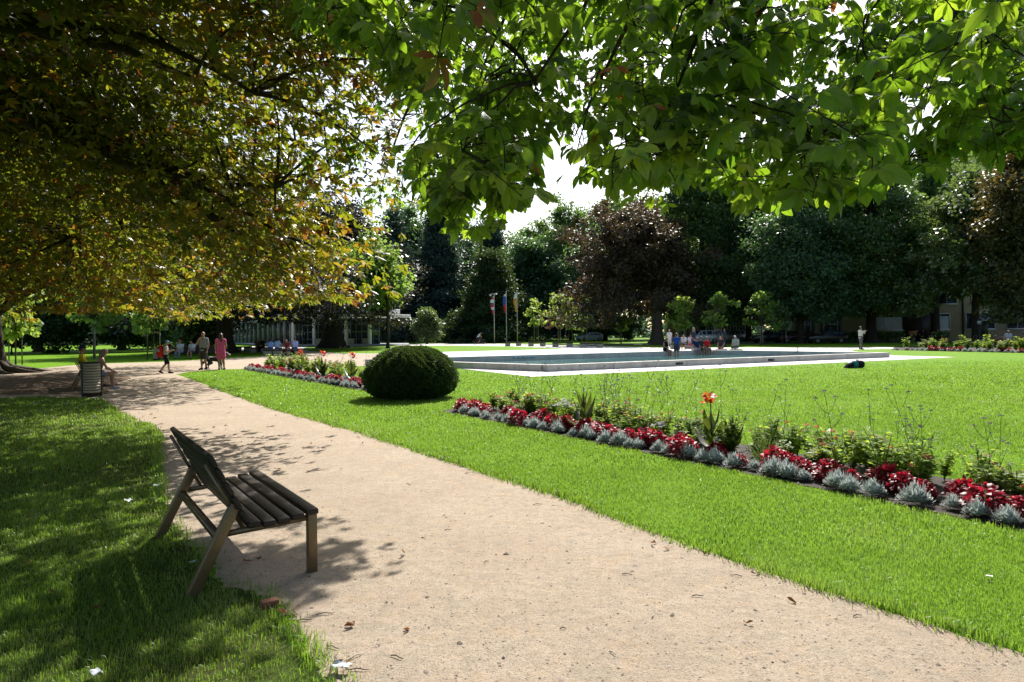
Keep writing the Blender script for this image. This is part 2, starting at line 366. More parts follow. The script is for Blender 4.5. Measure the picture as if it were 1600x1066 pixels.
gp = gp + densify(PLAZA_NEAR, .5, .05, 4, False) + densify(PLAZA_FAR, .8, .06, 5, False) + densify(DIRT_FRONT[::-1], .4, .08, 6, False) + densify(LEFT_EDGE[::-1], .04, .05, 7, False)
sheet('gravel_path', gp, .004, M_gravel)
sheet('bare_soil', [G(*p) for p in ((165, 618), (60, 617), (-60, 621), (-260, 634), (-260, 592), (0, 590), (90, 583), (150, 584), (205, 590), (185, 600))], .008, M_soil, .4, .10, 8)

sheet('paving', [G(*p) for p in ((572, 571.4), (640, 570), (712, 575.5), (830, 589), (1494, 558.3), (1400, 556), (1330, 549), (1335, 546.5), (1420, 545), (1420, 542.5), (1180, 543.5), (1030, 543.5), (900, 540.2), (800, 537.6), (700, 536.8), (592, 537.5), (480, 541), (360, 541.5), (340, 548), (470, 549.2), (480, 550), (530, 553), (600, 553))], .008, M_apron, hole=HOLE)
sheet('lawn', [G(*p) for p in ((472, 545), (482, 541.6), (560, 541.8), (600, 540.5), (700, 540.2), (800, 541.5), (890, 545.2), (800, 547.6), (700, 550), (600, 552.6), (530, 552.6), (480, 549))], .012, M_lawn)
sheet('road', [(9, 79), (75, 72), (75, 80), (9, 87)], .004, M_asphalt)

# ------------------------------------------------------------------ pool
M_conc = plain('pool_concrete', (.54, .50, .44), .8, var=.14, scale=2.2, bump=.25, bscale=30)
M_dark = plain('dark_metal', (.02, .02, .022), .5, spec=.4, var=.1)
pool = thing('pool', 'long low concrete pool with teal water and pale paved surround', 'pool', (*A, 0))
def off(P, n): return P + n
WALLH, WT = .28, .38
def wall(p, q, cin, name):
    p = np.array(p); q = np.array(q); d = unit(q - p); n = np.array((-d[1], d[0])); n = n if np.dot(n, cin - p) > 0 else -n
    m = MB(); L = np.linalg.norm(q - p); mid = (p + q) / 2 + n * WT / 2; rz = math.atan2(d[1], d[0])
    k = int(L / 2.4); seg = L / k
    for i in range(k):
        c = p + d * (i + .5) * seg + n * WT / 2; m.box((c[0] - A[0], c[1] - A[1], WALLH - .425), (seg - .012, WT, .85), rz)
    m.box((mid[0] - A[0], mid[1] - A[1], WALLH - .435), (L - .1, WT - .02, .84), rz)
    return m.build(name, M_conc, pool, bevel=.012)
wab = wall(A, B, cin, 'wall'); wbd = wall(B + (D - B) * .034, D - (D - B) * .034, cin, 'wall'); wdc = wall(D, C, cin, 'wall'); wca = wall(C + (A - C) * .03, A - (A - C) * .03, cin, 'wall')
for px, py in ((1084, 567), (1249, 561.5)):
    x, y = G(px, py + 7); d = unit(B - A); t = np.dot(np.array((x, y)) - A, d); c = A + d * t - np.array((-d[1], d[0])) * .004
    MB().box((c[0] - A[0], c[1] - A[1], .13), (.42, .02, .10), math.atan2(d[1], d[0])).box((c[0] - A[0], c[1] - A[1], .13), (.02, .03, .11), math.atan2(d[1], d[0])).build('overflow_slot', M_dark, pool)
M_vent = plain('pale_vent', (.35, .5, .55), .4)
d = unit(D - C); c = C + d * 8.6 + np.array((d[1], -d[0])) * (WT + .006)
m = MB()
for i in range(5): m.box((c[0] - A[0] + d[0] * i * .3, c[1] - A[1] + d[1] * i * .3, .15), (.31, .02 + .006 * (i % 2), .12 - .02 * (i % 2)), math.atan2(d[1], d[0]))
m.build('inlet_grille', M_vent, pool)
mw, nt, out = newmat('pool_water'); pb = node(nt, 'ShaderNodeBsdfPrincipled'); pb.inputs['Roughness'].default_value = .06; pb.inputs['IOR'].default_value = 1.33
n1 = tex(nt, 2.2, 4, .6, coord='World'); n2 = tex(nt, .5, 3)
nt.links.new(mix(nt, (.03, .105, .10), (.05, .15, .14), n2.outputs[0]), pb.inputs['Base Color'])
bp = node(nt, 'ShaderNodeBump'); bp.inputs['Strength'].default_value = .8; bp.inputs['Distance'].default_value = .08; nt.links.new(n1.outputs[0], bp.inputs['Height']); nt.links.new(bp.outputs[0], pb.inputs['Normal']); nt.links.new(pb.outputs[0], out.inputs[0])
q = [A + (cin - A) * .02, B + (cin - B) * .02, D + (cin - D) * .02, C + (cin - C) * .02]
sheet('water', q, -.02, mw)

# ------------------------------------------------------------------ grass blades (uncountable)
BED_DIR = unit(np.array(G(1600, 832)) - np.array(G(690, 643))); BED_N = np.array((-BED_DIR[1], BED_DIR[0])); BED_N = BED_N if BED_N[0] > 0 else -BED_N
BED0 = np.array(G(690, 643)); BED_LEN = 13.2
BED2_0 = np.array(G(378, 577.5)); BED2_1 = np.array(G(575, 613)); BED2_DIR = unit(BED2_1 - BED2_0); BED2_N = np.array((-BED2_DIR[1], BED2_DIR[0])); BED2_N = BED2_N if BED2_N[0] > 0 else -BED2_N
BED2_LEN = np.linalg.norm(BED2_1 - BED2_0)
def bedpoly(o, d, n, L, w): return [o - d * .1, o + d * L, o + d * L + n * w, o + d * (L - .3) + n * w, o + n * w, o - d * .25 + n * w * .5]
BED1 = bedpoly(BED0, BED_DIR, BED_N, BED_LEN, 1.55); BED2 = bedpoly(BED2_0, BED2_DIR, BED2_N, BED2_LEN, 2.2)
BED3 = [G(*p) for p in ((1392, 547.2), (1500, 549.5), (1640, 552.5), (1640, 543), (1500, 541.5), (1400, 541.5))]
sheet('flower_bed_soil', BED1, .008, M_bed, .15, .03, 11); sheet('flower_bed_soil', BED2, .008, M_bed, .3, .04, 12); sheet('flower_bed_soil', BED3, .012, M_bed)
YEW = np.array(G(641, 622))
sheet('flower_bed_soil', [YEW + np.array((math.cos(a), math.sin(a))) * .85 for a in np.linspace(0, 6.28, 24, endpoint=False)], .009, M_bed, .15, .05, 13)

M_blade = leafmat('grass_blade', [(0, (.05, .115, .012)), (.3, (.095, .178, .016)), (.7, (.145, .245, .024)), (.93, (.22, .285, .055)), (1, (.30, .29, .13))], trans=(.31, .50, .042), tfac=.43, rough=.38, spec=.45)
def blades(P, h, w, rng, lean=.5):
    n = len(P); a = rng.uniform(0, 6.283, n); d = np.stack([np.cos(a), np.sin(a), np.zeros(n)], -1); s = np.stack([-np.sin(a), np.cos(a), np.zeros(n)], -1)
    l = np.abs(rng.normal(0, lean, n))[:, None]; h = h[:, None]; w = w[:, None]; up = np.array((0, 0, 1.0)); P3 = np.column_stack([P, np.full(n, -.002)])
    mid_ = P3 + up * h * .6 + d * l * h * .3; tip = P3 + up * h * (1 - .25 * np.minimum(l, 1.4)) + d * l * h
    V = np.stack([P3 - s * w, P3 + s * w, mid_ + s * w * .8, mid_ - s * w * .8, tip], 1).reshape(-1, 3)
    b = np.arange(n)[:, None] * 5
    return V, [b + np.array([[3, 2, 4]]), b + np.array([[0, 1, 2, 3]])], np.repeat(rng.random(n), 5)
def lawn_patch(name, polys_in, polys_out, seed, dmin, dmax, label, dens=1.0, keep=None, edge=None):
    rng = rng_(seed); Ps = []; H = []; W = []
    for d0, d1, rho, h, w in ((1.6, 5, 8200, .034, .0017), (5, 8, 4600, .036, .0025), (8, 12, 2100, .039, .0039), (12, 18, 850, .043, .0065), (18, 34, 260, .047, .012)):
        d0 = max(d0, dmin); d1 = min(d1, dmax)
        if d1 <= d0: continue
        n = int(rho * dens * (d1 * d1 - d0 * d0) * .5 * 1.75); y = np.sqrt(rng.uniform(d0 * d0, d1 * d1, n)); x = rng.uniform(-.86, .86, n) * y + rng.uniform(-.3, .3, n)
        P = np.stack([x, y], -1); k = np.zeros(n, bool)
        for q in polys_in: k |= inside(q, P)
        for q in polys_out: k &= ~inside(q, P)
        if keep is not None: k &= keep(P, rng)
        k &= rng.random(n) < np.clip((34 - y) / 14, 0, 1)
        P = P[k]; n = len(P); Ps.append(P); f = 1 + .32 * noise2(P[:, 0], P[:, 1], 1.6, 3) + .28 * noise2(P[:, 0], P[:, 1], 7, 4)
        H.append(h * f * rng.uniform(.6, 1.25, n)); W.append(np.full(n, w) * rng.uniform(.7, 1.3, n))
    if edge is not None:                     # longer, unmown blades hang over the path edge
        e = np.array(edge); L = np.linalg.norm(np.diff(e, axis=0), axis=1)
        for i in range(len(L)):
            dm = (e[i][1] + e[i + 1][1]) / 2
            if dm > 20: continue
            n = int(L[i] * 620 / max(1, dm / 6)); t = rng.random(n)[:, None]; P = e[i] + (e[i + 1] - e[i]) * t; nn = np.array((-(e[i + 1] - e[i])[1], (e[i + 1] - e[i])[0])) / L[i]
            P = P + nn * (rng.normal(0, .045, n) + .03 * noise2(P[:, 0], P[:, 1], 5, 9))[:, None]
            if keep is not None: P = P[rng.random(n) < np.clip(.55 + .6 * noise2(P[:, 0], P[:, 1], 5, 66), .1, 1)]
            n = len(P); Ps.append(P); H.append(rng.uniform(.035, .08, n) * (1 + .4 * noise2(P[:, 0], P[:, 1], 4, 5))); W.append(np.full(n, .0026 * max(1, dm / 5)))
    P = np.concatenate(Ps); V, F, R = blades(P, np.concatenate(H), np.concatenate(W), rng)
    R = np.clip(R * .55 + .45 * (.5 + .75 * np.repeat(noise2(P[:, 0], P[:, 1], .9, 21) + noise2(P[:, 0], P[:, 1], 4.5, 22), 5)), 0, 1)
    o = nmesh(name, V, F, M_blade, rnd=R); tag(o, label, 'grass', kind='stuff'); return o
LAWN_R = [tuple(p) for p in RIGHT_EDGE] + [G(*p) for p in ((300, 581), (390, 577), (575, 572), (640, 571), (712, 576), (830, 590), (1494, 559), (1700, 556))] + [(40, 5), (6, 1.2)]
lawn_patch('lawn_grass', [LAWN_R], [BED1, BED2], 31, 1.6, 34, 'bright green mown grass between the gravel path and the pool', dens=1.0, edge=RIGHT_EDGE)
LAWN_L = [tuple(p) for p in LEFT_EDGE] + [tuple(p) for p in DIRT_FRONT] + [(-30, 6), (-3, .8)]
WORN = [G(*p) for p in ((255, 800), (330, 780), (430, 860), (450, 935), (400, 965), (300, 955), (270, 880))]
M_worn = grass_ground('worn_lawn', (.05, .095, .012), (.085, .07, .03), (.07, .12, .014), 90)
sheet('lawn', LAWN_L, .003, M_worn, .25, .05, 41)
def keep_left(P, rng):
    Q = P + .16 * np.stack([noise2(P[:, 0], P[:, 1], 6, 61), noise2(P[:, 0], P[:, 1], 6, 62)], -1) + rng.normal(0, .05, P.shape); w = inside(WORN, Q); return (~w | ((noise2(P[:, 0], P[:, 1], 9, 63) > .05) & (rng.random(len(P)) < .7))) & (rng.random(len(P)) < np.clip(.85 + .6 * noise2(P[:, 0], P[:, 1], 1.7, 8), .25, 1))
lawn_patch('lawn_grass', [LAWN_L], [], 32, 1.6, 22, 'shaded green grass with fallen leaves left of the gravel path', dens=1.0, keep=keep_left, edge=LEFT_EDGE)

# ------------------------------------------------------------------ bark and leaf materials
def bark(name, c1, c2):
    m, nt, out = newmat(name); pb = node(nt, 'ShaderNodeBsdfPrincipled'); pb.inputs['Roughness'].default_value = .9; pb.inputs['Specular IOR Level'].default_value = .15
    tc = nt.nodes.new('ShaderNodeTexCoord'); mp = nt.nodes.new('ShaderNodeMapping'); mp.inputs['Scale'].default_value = (5, 5, .9); nt.links.new(tc.outputs['Object'], mp.inputs[0])
    n = tex(nt, 3.2, 6, .7, vec=mp.outputs[0]); g = tex(nt, 1.1, 3)
    c = mix(nt, c1, c2, ramp(nt, [(.38, (0, 0, 0)), (.62, (1, 1, 1))], n.outputs[0]).outputs[0]); c = mix(nt, c, (.05, .06, .025), ramp(nt, [(.5, (0, 0, 0)), (.8, (.6, .6, .6))], g.outputs[0]).outputs[0])
    nt.links.new(c, pb.inputs['Base Color']); bp = node(nt, 'ShaderNodeBump'); bp.inputs['Strength'].default_value = .9; bp.inputs['Distance'].default_value = .05
    nt.links.new(n.outputs[0], bp.inputs['Height']); nt.links.new(bp.outputs[0], pb.inputs['Normal']); nt.links.new(pb.outputs[0], out.inputs[0]); return m
M_bark = bark('bark_grey', (.10, .08, .06), (.05, .038, .028)); M_barkd = bark('bark_dark', (.05, .04, .032), (.022, .017, .013)); M_barkl = bark('bark_pale', (.17, .145, .115), (.09, .075, .06))
L_lime = leafmat('leaf_lime', [(0, (.046, .096, .034)), (.6, (.08, .150, .048)), (1, (.145, .22, .068))], (.20, .34, .045), .42, .42, .4)
L_dark = leafmat('leaf_deep_green', [(0, (.038, .086, .044)), (.6, (.062, .126, .060)), (1, (.108, .185, .076))], (.16, .29, .05), .40, .42, .4)
L_con = leafmat('needles_blue_green', [(0, (.020, .048, .040)), (.6, (.035, .072, .058)), (1, (.066, .112, .076))], (.09, .16, .07), .28, .5, .35)
L_yew = leafmat('needles_dark', [(0, (.011, .030, .010)), (.6, (.021, .052, .016)), (1, (.055, .105, .024))], (.10, .16, .02), .30, .5, .25)
L_beech = leafmat('leaf_copper', [(0, (.028, .024, .014)), (.4, (.054, .039, .021)), (.7, (.048, .050, .022)), (1, (.10, .074, .036))], (.15, .09, .035), .30, .5, .3)
L_beechd = leafmat('leaf_dark_purple', [(0, (.012, .012, .013)), (.5, (.024, .02, .02)), (.8, (.02, .03, .016)), (1, (.06, .05, .032))], (.07, .06, .02), .2, .35, .5)
L_maple = leafmat('leaf_maple', [(0, (.06, .12, .025)), (.6, (.095, .18, .03)), (1, (.16, .26, .05))], (.34, .50, .07), .48, .45, .4)
L_young = leafmat('leaf_young', [(0, (.10, .17, .03)), (.6, (.15, .24, .04)), (1, (.25, .33, .07))], (.48, .60, .09), .5, .45, .4)
L_rust = leafmat('leaf_rusting', [(0, (.035, .055, .016)), (.6, (.06, .08, .02)), (.85, (.085, .07, .022)), (1, (.12, .075, .024))], (.24, .16, .03), .32, .45, .4)
L_mix = leafmat('leaf_pale_green', [(0, (.05, .085, .03)), (.5, (.085, .135, .042)), (1, (.17, .22, .09))], (.22, .32, .05), .36, .33, .6)
L_chest = leafmat('leaf_horse_chestnut', [(0, (.030, .048, .010)), (.45, (.055, .075, .012)), (.72, (.10, .10, .014)), (.86, (.14, .075, .016)), (1, (.13, .045, .012))], tfac=.5, rough=.42, spec=.4,
                  tstops=[(0, (.09, .15, .010)), (.4, (.20, .25, .014)), (.66, (.36, .34, .018)), (.80, (.40, .25, .02)), (.90, (.32, .13, .016)), (1, (.22, .075, .012))])
L_buck = leafmat('leaf_buckeye', [(0, (.024, .060, .012)), (.6, (.04, .085, .014)), (.93, (.06, .11, .018)), (.97, (.16, .07, .02)), (1, (.16, .04, .015))], tfac=.52, rough=.36, spec=.5, veins=True,
                 tstops=[(0, (.15, .30, .012)), (.6, (.30, .50, .02)), (.93, (.48, .64, .035)), (.97, (.50, .20, .03)), (1, (.45, .08, .02))])

def trunk_mesh(rng, h, r, flare=1.6, lean=(0, 0), n=12, rings=9):
    z = np.concatenate([[-.05, .05, .2, .5], np.linspace(1, 1.0 * h, rings)]) if h > 1.5 else np.linspace(0, h, rings)
    V = []; a = np.linspace(0, 2 * np.pi, n, endpoint=False); ph = rng.uniform(0, 6, 3)
    for k, zz in enumerate(z):
        t = zz / h; rr = r * (1 - .38 * t) * (1 + (flare - 1) * math.exp(-max(zz, 0) / (.55 * r + .15)))
        lob = 1 + (.05 + .22 * (flare - 1) * math.exp(-max(zz, 0) / .5)) * np.sin(a * 5 + ph[0]) + .04 * np.sin(a * 3 + ph[1] + zz)
        V.append(np.stack([np.cos(a) * rr * lob + lean[0] * t * t + .04 * math.sin(zz * 1.1 + ph[2]) * t, np.sin(a) * rr * lob + lean[1] * t * t, np.full(n, zz)], -1))
    V = np.concatenate(V); K = len(z); k = np.arange(K - 1)[:, None] * n; i = np.arange(n)[None]; j = (i + 1) % n
    return V, np.stack([k + i, k + j, k + n + j, k + n + i], -1).reshape(-1, 4)

def lump(az, el, ph, amp):
    return 1 + amp * (np.sin(2 * az + ph[0]) * .6 + np.sin(3 * az + 2 * el + ph[1]) * .6 + np.sin(5 * az - 3 * el + ph[2]) * .45 + np.sin(4 * el + ph[3]) * .4)

def tree(name, label, base, H, rx, zbot, r_trunk, leaf, barkm, seed, shape='round', nclump=110, per=150, cr=1.0, leaf_l=.34, leaf_w=.10, ry=None, group=None, amp=.13, nlimb=9, cat='tree', trunk_h=None, lean=(0, 0), bias=0.0, flat=.62, flare=1.6, hollow=.35, rough=.15):
    """trunk with limbs, crown of many leaf faces gathered in clumps along the limbs"""
    rng = rng_(seed); ry = ry or rx; ph = rng.uniform(0, 6.28, 4)
    t = thing(name, label, cat, (base[0], base[1], 0), 0, group)
    cz = (H + zbot) / 2; rz = (H - zbot) / 2
    n = nclump = int(nclump * 1.2)
    if shape == 'cone':
        f = rng.random(n) ** 1.25; az = rng.uniform(0, 6.283, n); rr = (1 - f) ** .85 * (1 + amp * np.sin(az * 3 + ph[0] + f * 9)) * np.sqrt(rng.uniform(.25, 1, n))
        cp = np.stack([rr * rx * np.cos(az), rr * ry * np.sin(az), zbot + f * (H - zbot) * .97], -1)
    elif shape == 'egg':
        f = rng.random(n); az = rng.uniform(0, 6.283, n); w = np.sin(np.pi * np.clip(f * .86 + .12, 0, 1)) ** .6; rr = w * lump(az, f * 3, ph, amp) * rng.uniform(hollow, 1, n) ** .5
        cp = np.stack([rr * rx * np.cos(az), rr * ry * np.sin(az), zbot + f * (H - zbot)], -1)
    else:
        d = rand_dirs(rng, n); d[:, 2] = np.where(d[:, 2] < -.75, -d[:, 2], d[:, 2]); az = np.arctan2(d[:, 1], d[:, 0]); el = np.arcsin(d[:, 2])
        rr = lump(az, el, ph, amp) * rng.uniform(hollow ** 3, 1, n) ** (1 / 3)
        cp = d * rr[:, None] * np.array((rx, ry, rz)) + np.array((0, 0, cz))
        if shape == 'skirt': cp[:, 2] -= np.maximum(0, (np.hypot(cp[:, 0] / rx, cp[:, 1] / ry) - .5)) * rz * .5; cp[:, 2] = np.maximum(cp[:, 2], zbot)
    cp = (cp - np.array((0, 0, cz))) * (1 + rng.normal(0, rough, n))[:, None] + np.array((0, 0, cz)); cp[:, 2] = np.maximum(cp[:, 2], zbot)
    cp[:, 0] += bias
    # trunk and limbs
    th = trunk_h or (zbot + (H - zbot) * (.8 if shape in ('cone', 'egg') else .42))
    tv, tf = trunk_mesh(rng, th, r_trunk, flare, lean); tb = MB(); tb.add(tv, tf)
    order = rng.permutation(n)[:nlimb]
    for i in order:
        e = cp[i]; z0 = min(th * .98, max(zbot * .75, th * rng.uniform(.45, .98)) if shape != 'cone' else e[2] + .3)
        s = np.array((lean[0] * (z0 / th) ** 2, lean[1] * (z0 / th) ** 2, z0)); m_ = s * .45 + e * .55 + np.array((0, 0, rng.uniform(.1, .9) * (1 if shape != 'cone' else .1)))
        tb.tube(bez(s, m_, e, 6), np.linspace(max(r_trunk * .42, .03), .03, 6), 5)
    tb.build('trunk', barkm, t, smooth=True)
    # leaves
    per = int(per * 1.35); leaf_l = leaf_l * 1.12; leaf_w = leaf_w * 1.2; cr = cr * .92
    idx = np.repeat(np.arange(n), rng.poisson(per, n)); N = len(idx); g = rng.normal(size=(N, 3)); g *= np.minimum(1, 2.1 / np.maximum(np.linalg.norm(g, axis=1, keepdims=True), .1))
    crs = cr * rng.uniform(.5, 1.35, n)
    P = cp[idx] + g * crs[idx][:, None] * np.array((1, 1, flat)); P[:, 2] = np.maximum(P[:, 2], zbot * .8)
    out = unit(P - np.array((bias, 0, cz - rz * .4))); Nn = unit(out * .5 + np.array((0, 0, .55)) + rng.normal(0, .55, (N, 3)))
    Dd = unit(out * .6 + rng.normal(0, .7, (N, 3)) + np.array((0, 0, -.35 if shape != 'cone' else -.1)))
    l = leaf_l * rng.uniform(.6, 1.3, N); rd = np.clip(rng.random(n)[idx] * .55 + rng.random(N) * .5, 0, 1)
    V, F, R = diamonds(P, Dd, Nn, l, leaf_w * l / leaf_l * rng.uniform(.8, 1.3, N), rd)
    nmesh('crown', V, F, leaf, t, rnd=R)
    return t

def bgtree(name, label, px, py, d, wpx, top, bot, **k):
    """place by its foot and size in metres worked out from the survey sightlines"""
    x, y = PZ(px, py, d)[:2]; H = PZ(px, top, d)[2]; zb = PZ(px, bot, d)[2]
    return tree(name, label, (x, y), H, wpx * d / FPX / 2, zb, **k)
BG = 'trees round the edge of the park'
kd = dict(leaf=L_dark, barkm=M_barkd); kl = dict(leaf=L_lime, barkm=M_barkd)
# far row, left to right
bgtree('conifer_tree', 'dark conifer behind the far end of the low pavilion wing', 400, 537, 135, 110, 330, 500, seed=101, r_trunk=.4, shape='cone', leaf=L_con, barkm=M_barkd, nclump=150, per=120, cr=1.2, leaf_l=.55, leaf_w=.12, group=BG)
bgtree('conifer_tree', 'blue green conifer directly behind the pavilion roof', 615, 537, 125, 120, 345, 528, seed=102, r_trunk=.4, shape='cone', leaf=L_con, barkm=M_barkd, nclump=190, per=130, cr=1.1, leaf_l=.5, leaf_w=.12, group=BG)
bgtree('conifer_tree', 'tall narrow spruce with its tip just under the hanging buckeye leaves', 688, 537, 128, 105, 322, 524, seed=103, r_trunk=.4, shape='cone', leaf=L_con, barkm=M_barkd, nclump=190, per=130, cr=1.1, leaf_l=.5, leaf_w=.12, group=BG)
bgtree('conifer_tree', 'spruce with thin top right behind the flagpoles', 770, 536, 138, 110, 352, 522, seed=104, r_trunk=.4, shape='cone', leaf=L_con, barkm=M_barkd, nclump=180, per=120, cr=1.15, leaf_l=.5, leaf_w=.12, group=BG)
bgtree('yew_tree', 'wide dark pyramid shaped yew left of the flagpoles', 768, 537, 112, 150, 404, 536, seed=105, r_trunk=.4, shape='cone', leaf=L_yew, barkm=M_barkd, nclump=260, per=150, cr=1.0, leaf_l=.42, leaf_w=.10, group=BG)
bgtree('weeping_tree', 'small weeping tree with drooping pale green branches', 667, 537, 103, 30, 488, 529, seed=106, r_trunk=.12, shape='skirt', leaf=L_mix, barkm=M_bark, nclump=60, per=90, cr=.6, leaf_l=.4, leaf_w=.06, group=BG)
bgtree('broadleaf_tree', 'dark broad tree between the yew and the tall thin crowned tree', 828, 535, 130, 120, 378, 520, seed=107, r_trunk=.4, nclump=130, per=150, cr=1.35, leaf_l=.48, leaf_w=.15, group=BG, **kd)
bgtree('broadleaf_tree', 'tall thin crowned tree standing up against the white sky gap', 893, 535, 135, 112, 324, 516, seed=108, r_trunk=.4, shape='egg', nclump=120, per=130, cr=1.2, leaf_l=.48, leaf_w=.15, group=BG, hollow=.2, **kl)
bgtree('broadleaf_tree', 'dark rounded tree close to the left side of the copper beech', 945, 535, 118, 110, 372, 512, seed=109, r_trunk=.4, nclump=120, per=140, cr=1.3, leaf_l=.46, leaf_w=.15, group=BG, **kd)
bgtree('copper_beech', 'copper beech with purple brown leaves and a thick grey trunk', 1027, 537, 86, 186, 340, 503, seed=110, r_trunk=.72, shape='skirt', leaf=L_beech, barkm=M_barkl, nclump=230, per=170, cr=.95, leaf_l=.30, leaf_w=.11, group=BG, nlimb=16, bias=-2.4, rough=.28, amp=.26)
bgtree('broadleaf_tree', 'tall dark tree at the right shoulder of the copper beech', 1098, 531, 92, 120, 258, 500, seed=111, r_trunk=.42, shape='egg', nclump=170, per=170, cr=1.05, leaf_l=.34, leaf_w=.12, group=BG, **kl)
bgtree('broadleaf_tree', 'tall dark tree behind the silver parked car', 1170, 533, 94, 128, 290, 498, seed=112, r_trunk=.38, shape='egg', nclump=170, per=170, cr=1.05, leaf_l=.34, leaf_w=.12, group=BG, **kd)
bgtree('broadleaf_tree', 'dark tree with its trunk in front of the dark red car', 1252, 534.5, 77, 135, 318, 494, seed=113, r_trunk=.36, shape='egg', nclump=170, per=180, cr=.9, leaf_l=.30, leaf_w=.11, group=BG, **kd)
bgtree('broadleaf_tree', 'tallest dark green tree right behind the photographing man', 1361, 535, 80, 165, 262, 482, seed=114, r_trunk=.55, shape='egg', nclump=230, per=190, cr=.95, leaf_l=.30, leaf_w=.11, group=BG, nlimb=14, bias=-1.1, **kl)
bgtree('broadleaf_tree', 'dark tree behind the row filling the gap above the parked cars', 1215, 530, 125, 170, 300, 470, seed=115, r_trunk=.4, nclump=150, per=150, cr=1.5, leaf_l=.46, leaf_w=.15, group=BG, **kd)
bgtree('broadleaf_tree', 'slim dark tree by the entrance of the apartment block', 1462, 533, 84, 62, 250, 448, seed=116, r_trunk=.5, shape='egg', nclump=120, per=150, cr=.95, leaf_l=.32, leaf_w=.11, group=BG, **kl)
bgtree('broadleaf_tree', 'pale shiny leaved tree with low sunlit branches by the apartment windows', 1525, 533, 70, 165, 285, 488, seed=117, r_trunk=.38, shape='skirt', leaf=L_mix, barkm=M_barkd, nclump=200, per=150, cr=.85, leaf_l=.30, leaf_w=.12, group=BG, nlimb=14)
bgtree('broadleaf_tree', 'rusty brown leaved tree reaching in from the right edge', 1615, 534, 62, 130, 215, 492, seed=118, r_trunk=.36, shape='egg', leaf=L_rust, barkm=M_barkd, nclump=190, per=150, cr=.85, leaf_l=.27, leaf_w=.10, group=BG)
bgtree('broadleaf_tree', 'big dark tree at the right edge behind the rusty brown one', 1650, 533, 95, 210, 130, 480, seed=119, r_trunk=.5, nclump=190, per=150, cr=1.4, leaf_l=.4, leaf_w=.14, group=BG, **kl)
bgtree('broadleaf_tree', 'hazy green tree behind the roof of the apartment block', 1510, 528, 128, 150, 200, 420, seed=120, r_trunk=.5, nclump=140, per=140, cr=1.6, leaf_l=.48, leaf_w=.16, group=BG, **kl)
bgtree('broadleaf_tree', 'dark irregular tree filling the wall left of the tall spruce', 648, 536, 140, 130, 332, 505, seed=140, r_trunk=.4, nclump=140, per=140, cr=1.3, leaf_l=.5, leaf_w=.16, group=BG, rough=.16, **kd)
bgtree('broadleaf_tree', 'blue green ragged tree between the two thin spruces', 730, 536, 150, 120, 345, 510, seed=141, r_trunk=.4, shape='egg', nclump=130, per=140, cr=1.3, leaf_l=.52, leaf_w=.15, group=BG, rough=.18, **kd)
bgtree('broadleaf_tree', 'low dark ragged tree just right of the flagpoles against the sky gap', 856, 536, 150, 125, 352, 510, seed=142, r_trunk=.4, nclump=130, per=140, cr=1.3, leaf_l=.52, leaf_w=.15, group=BG, rough=.18, **kl)
bgtree('broadleaf_tree', 'dark tree behind the copper beech filling the wall of trees', 985, 534, 135, 170, 318, 490, seed=143, r_trunk=.4, nclump=150, per=150, cr=1.5, leaf_l=.5, leaf_w=.16, group=BG, rough=.15, **kl)
bgtree('broadleaf_tree', 'dark tree in the back row above the silver car roof', 1140, 530, 128, 150, 262, 480, seed=144, r_trunk=.4, nclump=150, per=150, cr=1.5, leaf_l=.5, leaf_w=.16, group=BG, rough=.15, **kl)
bgtree('broadleaf_tree', 'dark tree in the back row above the glossy black car', 1300, 530, 118, 150, 255, 470, seed=145, r_trunk=.4, nclump=150, per=150, cr=1.4, leaf_l=.46, leaf_w=.15, group=BG, rough=.15, **kd)
# left side
bgtree('purple_beech', 'low spreading dark beech whose trunk stands behind the woman in pink', 351, 552, 61.4, 330, 350, 509, seed=121, r_trunk=.75, shape='skirt', leaf=L_beechd, barkm=M_barkd, nclump=360, per=170, cr=.85, leaf_l=.24, leaf_w=.09, group=BG, nlimb=16, bias=1.6)
bgtree('purple_beech', 'dark beech with a massive flared trunk in front of the pavilion', 519, 541.5, 80, 215, 330, 507, seed=122, r_trunk=1.15, shape='skirt', leaf=L_beechd, barkm=M_barkd, nclump=320, per=170, cr=.95, leaf_l=.28, leaf_w=.10, group=BG, nlimb=16, flare=1.75)
bgtree('maple_tree', 'light green maple hanging over the pavilion corner', 606, 541, 73, 104, 380, 496, seed=123, r_trunk=.17, shape='round', leaf=L_maple, barkm=M_barkd, nclump=85, per=80, cr=.72, rough=.25, amp=.3, leaf_l=.34, leaf_w=.13, group=BG, bias=-1.5)
bgtree('broadleaf_tree', 'dark tree behind the young staked trees at the left edge', 60, 548, 75, 200, 300, 520, seed=124, r_trunk=.4, nclump=150, per=150, cr=1.1, leaf_l=.35, leaf_w=.13, group=BG, **kd)
bgtree('broadleaf_tree', 'dark tree behind the seated couple and their bench', 190, 548, 80, 200, 300, 520, seed=125, r_trunk=.4, nclump=150, per=150, cr=1.1, leaf_l=.35, leaf_w=.13, group=BG, **kd)
bgtree('broadleaf_tree', 'dark tree behind the boy with the red backpack', 285, 546, 92, 180, 330, 520, seed=126, r_trunk=.4, nclump=140, per=150, cr=1.2, leaf_l=.38, leaf_w=.14, group=BG, **kd)
